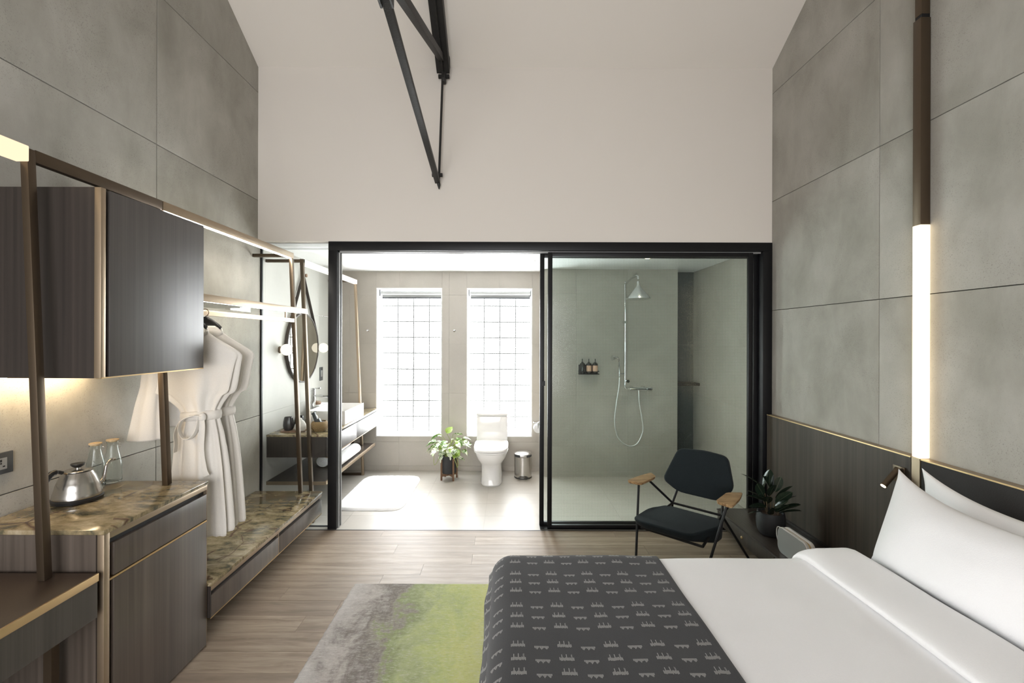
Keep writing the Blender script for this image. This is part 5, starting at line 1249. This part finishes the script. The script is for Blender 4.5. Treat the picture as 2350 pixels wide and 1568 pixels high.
part('wall_mount', MB().tube([(sx, YS - 0.001, 1.79), (sx, sy - 0.01, 1.79)], 0.016, 16), CHROME, sh)
part('collar', MB().tube([(sx, sy, 1.46), (sx, sy, 1.56)], 0.017, 16), CHROME, sh)
part('elbow', MB().tube(smoothpath([(sx, sy, 1.10), (sx, sy, 1.06), (sx + 0.02, sy, 1.032), (sx + 0.06, sy, 1.028)], 5), 0.013, 14), CHROME, sh)
part('mixer_bar', MB().tube([(sx + 0.06, sy, 1.028), (sx + 0.245, sy, 1.028)], 0.022, 24), CHROME, sh)
part('mixer_knob', MB().tube([(sx + 0.245, sy, 1.028), (sx + 0.305, sy, 1.028)], 0.027, 24), CHROME, sh)
for x in (sx + 0.085, sx + 0.22): part('wall_mount', MB().tube([(x, YS - 0.001, 1.035), (x, sy, 1.03)], 0.024, 20), CHROME, sh)
part('knob', MB().tube([(sx + 0.02, sy - 0.02, 1.12), (sx + 0.02, sy - 0.06, 1.12)], 0.017, 16), CHROME, sh)
part('hand_shower_holder', MB().tube([(sx, sy, 1.20), (sx - 0.062, sy - 0.01, 1.20)], 0.008, 10), CHROME, sh)
hs = part('hand_shower', MB().tube(smoothpath([(sx - 0.066, sy - 0.01, 1.16), (sx - 0.07, sy - 0.012, 1.28), (sx - 0.078, sy - 0.02, 1.36), (sx - 0.095, sy - 0.03, 1.385), (sx - 0.125, sy - 0.04, 1.388)], 5), 0.010, 12), CHROME, sh)
part('spray_face', MB().tube([(sx - 0.118, sy - 0.038, 1.388), (sx - 0.145, sy - 0.05, 1.386), (sx - 0.160, sy - 0.056, 1.385)], [0.014, 0.030, 0.032], 20), CHROME, hs)
hose = [(sx + 0.150, sy - 0.02, 1.01), (sx + 0.155, sy - 0.025, 0.88), (sx + 0.185, sy - 0.03, 0.70), (sx + 0.195, sy - 0.03, 0.55), (sx + 0.13, sy - 0.03, 0.41), (sx + 0.03, sy - 0.03, 0.385), (sx - 0.08, sy - 0.03, 0.47), (sx - 0.125, sy - 0.03, 0.64), (sx - 0.105, sy - 0.025, 0.86), (sx - 0.075, sy - 0.02, 1.05), (sx - 0.066, sy - 0.01, 1.17)]
part('hose', MB().tube(smoothpath(hose, 7), 0.0072, 10), plain('chrome_hose', (0.80, 0.80, 0.79), 0.3, 0.8), sh)

rk = thing('bottle_rack', 'small black wall rack holding three pump bottles in the shower', 'rack', (0.94, YS - 0.04, 1.19))
part('tray', box(0.822, 1.055, YS - 0.075, YS - 0.001, 1.190, 1.197, 0.001), BLACK, rk)
part('back_plate', box(0.828, 1.049, YS - 0.006, YS - 0.001, 1.197, 1.30), BLACK, rk)
part('guard', MB().tube([(0.824, YS - 0.003, 1.225), (0.824, YS - 0.074, 1.225), (1.053, YS - 0.074, 1.225), (1.053, YS - 0.003, 1.225)], 0.003, 8), BLACK, rk)
for i, (x, lab) in enumerate(((0.865, 'dark pump bottle without label, leftmost in the shower rack'), (0.94, 'pump bottle with peach label, middle of the shower rack'), (1.012, 'pump bottle with peach label, rightmost in the shower rack'))):
    b = thing('soap_bottle', lab, 'bottle', (x, YS - 0.04, 1.1975), 'soap bottles in the shower')
    part('bottle', MB().lathe([(0.02, 0.0), (0.029, 0.001), (0.030, 0.006), (0.030, 0.105), (0.024, 0.120), (0.012, 0.126), (0.012, 0.135), (0.006, 0.136)], (x, YS - 0.04, 1.198), 28), AMBER, b)
    part('pump', MB().tube([(x, YS - 0.04, 1.333), (x, YS - 0.04, 1.366), (x - 0.004, YS - 0.065, 1.366)], 0.005, 8), PLASTIC, b)
    if i: part('label_band', MB().lathe([(0.0303, 0.022), (0.0303, 0.094), (0.0298, 0.094), (0.0298, 0.022)], (x, YS - 0.04, 1.198), 28, caps=False), LABELP, b)
solo('corner_shelf', box(XS1 + 0.002, WR + 0.028, YS + 0.02, YB - 0.001, 1.055, 1.085, 0.002), BLACK, 'black shelf in the dark corner niche of the shower', 'shelf', (2.1, 5.4, 1.055))

# recessed bathroom downlights in the bathroom ceiling (just outside the view)
for x, y in ((-1.75, 4.6), (-0.17, 4.7), (0.25, 4.75), (1.4, 4.55)):
    dl_ = part('downlight', MB().lathe([(0.036, 0.0), (0.046, 0.0), (0.046, 0.003), (0.036, 0.003)], (x, y, CB - 0.004), 32, caps=False), WHITE, cbath)
    part('bulb', MB().lathe([(0.001, 0.0), (0.034, 0.0), (0.034, 0.002), (0.001, 0.002)], (x, y, CB - 0.003), 32), BULB, dl_)
    l = bpy.data.lights.new('downlight_beam', 'SPOT'); l.energy = 24.0; l.color = (1.0, 0.86, 0.68); l.spot_size = math.radians(80); l.spot_blend = 0.6; l.shadow_soft_size = 0.03
    lo = bpy.data.objects.new('downlight_beam', l); COL.objects.link(lo); lo.parent = dl_; lo.location = (x, y, CB - 0.008)
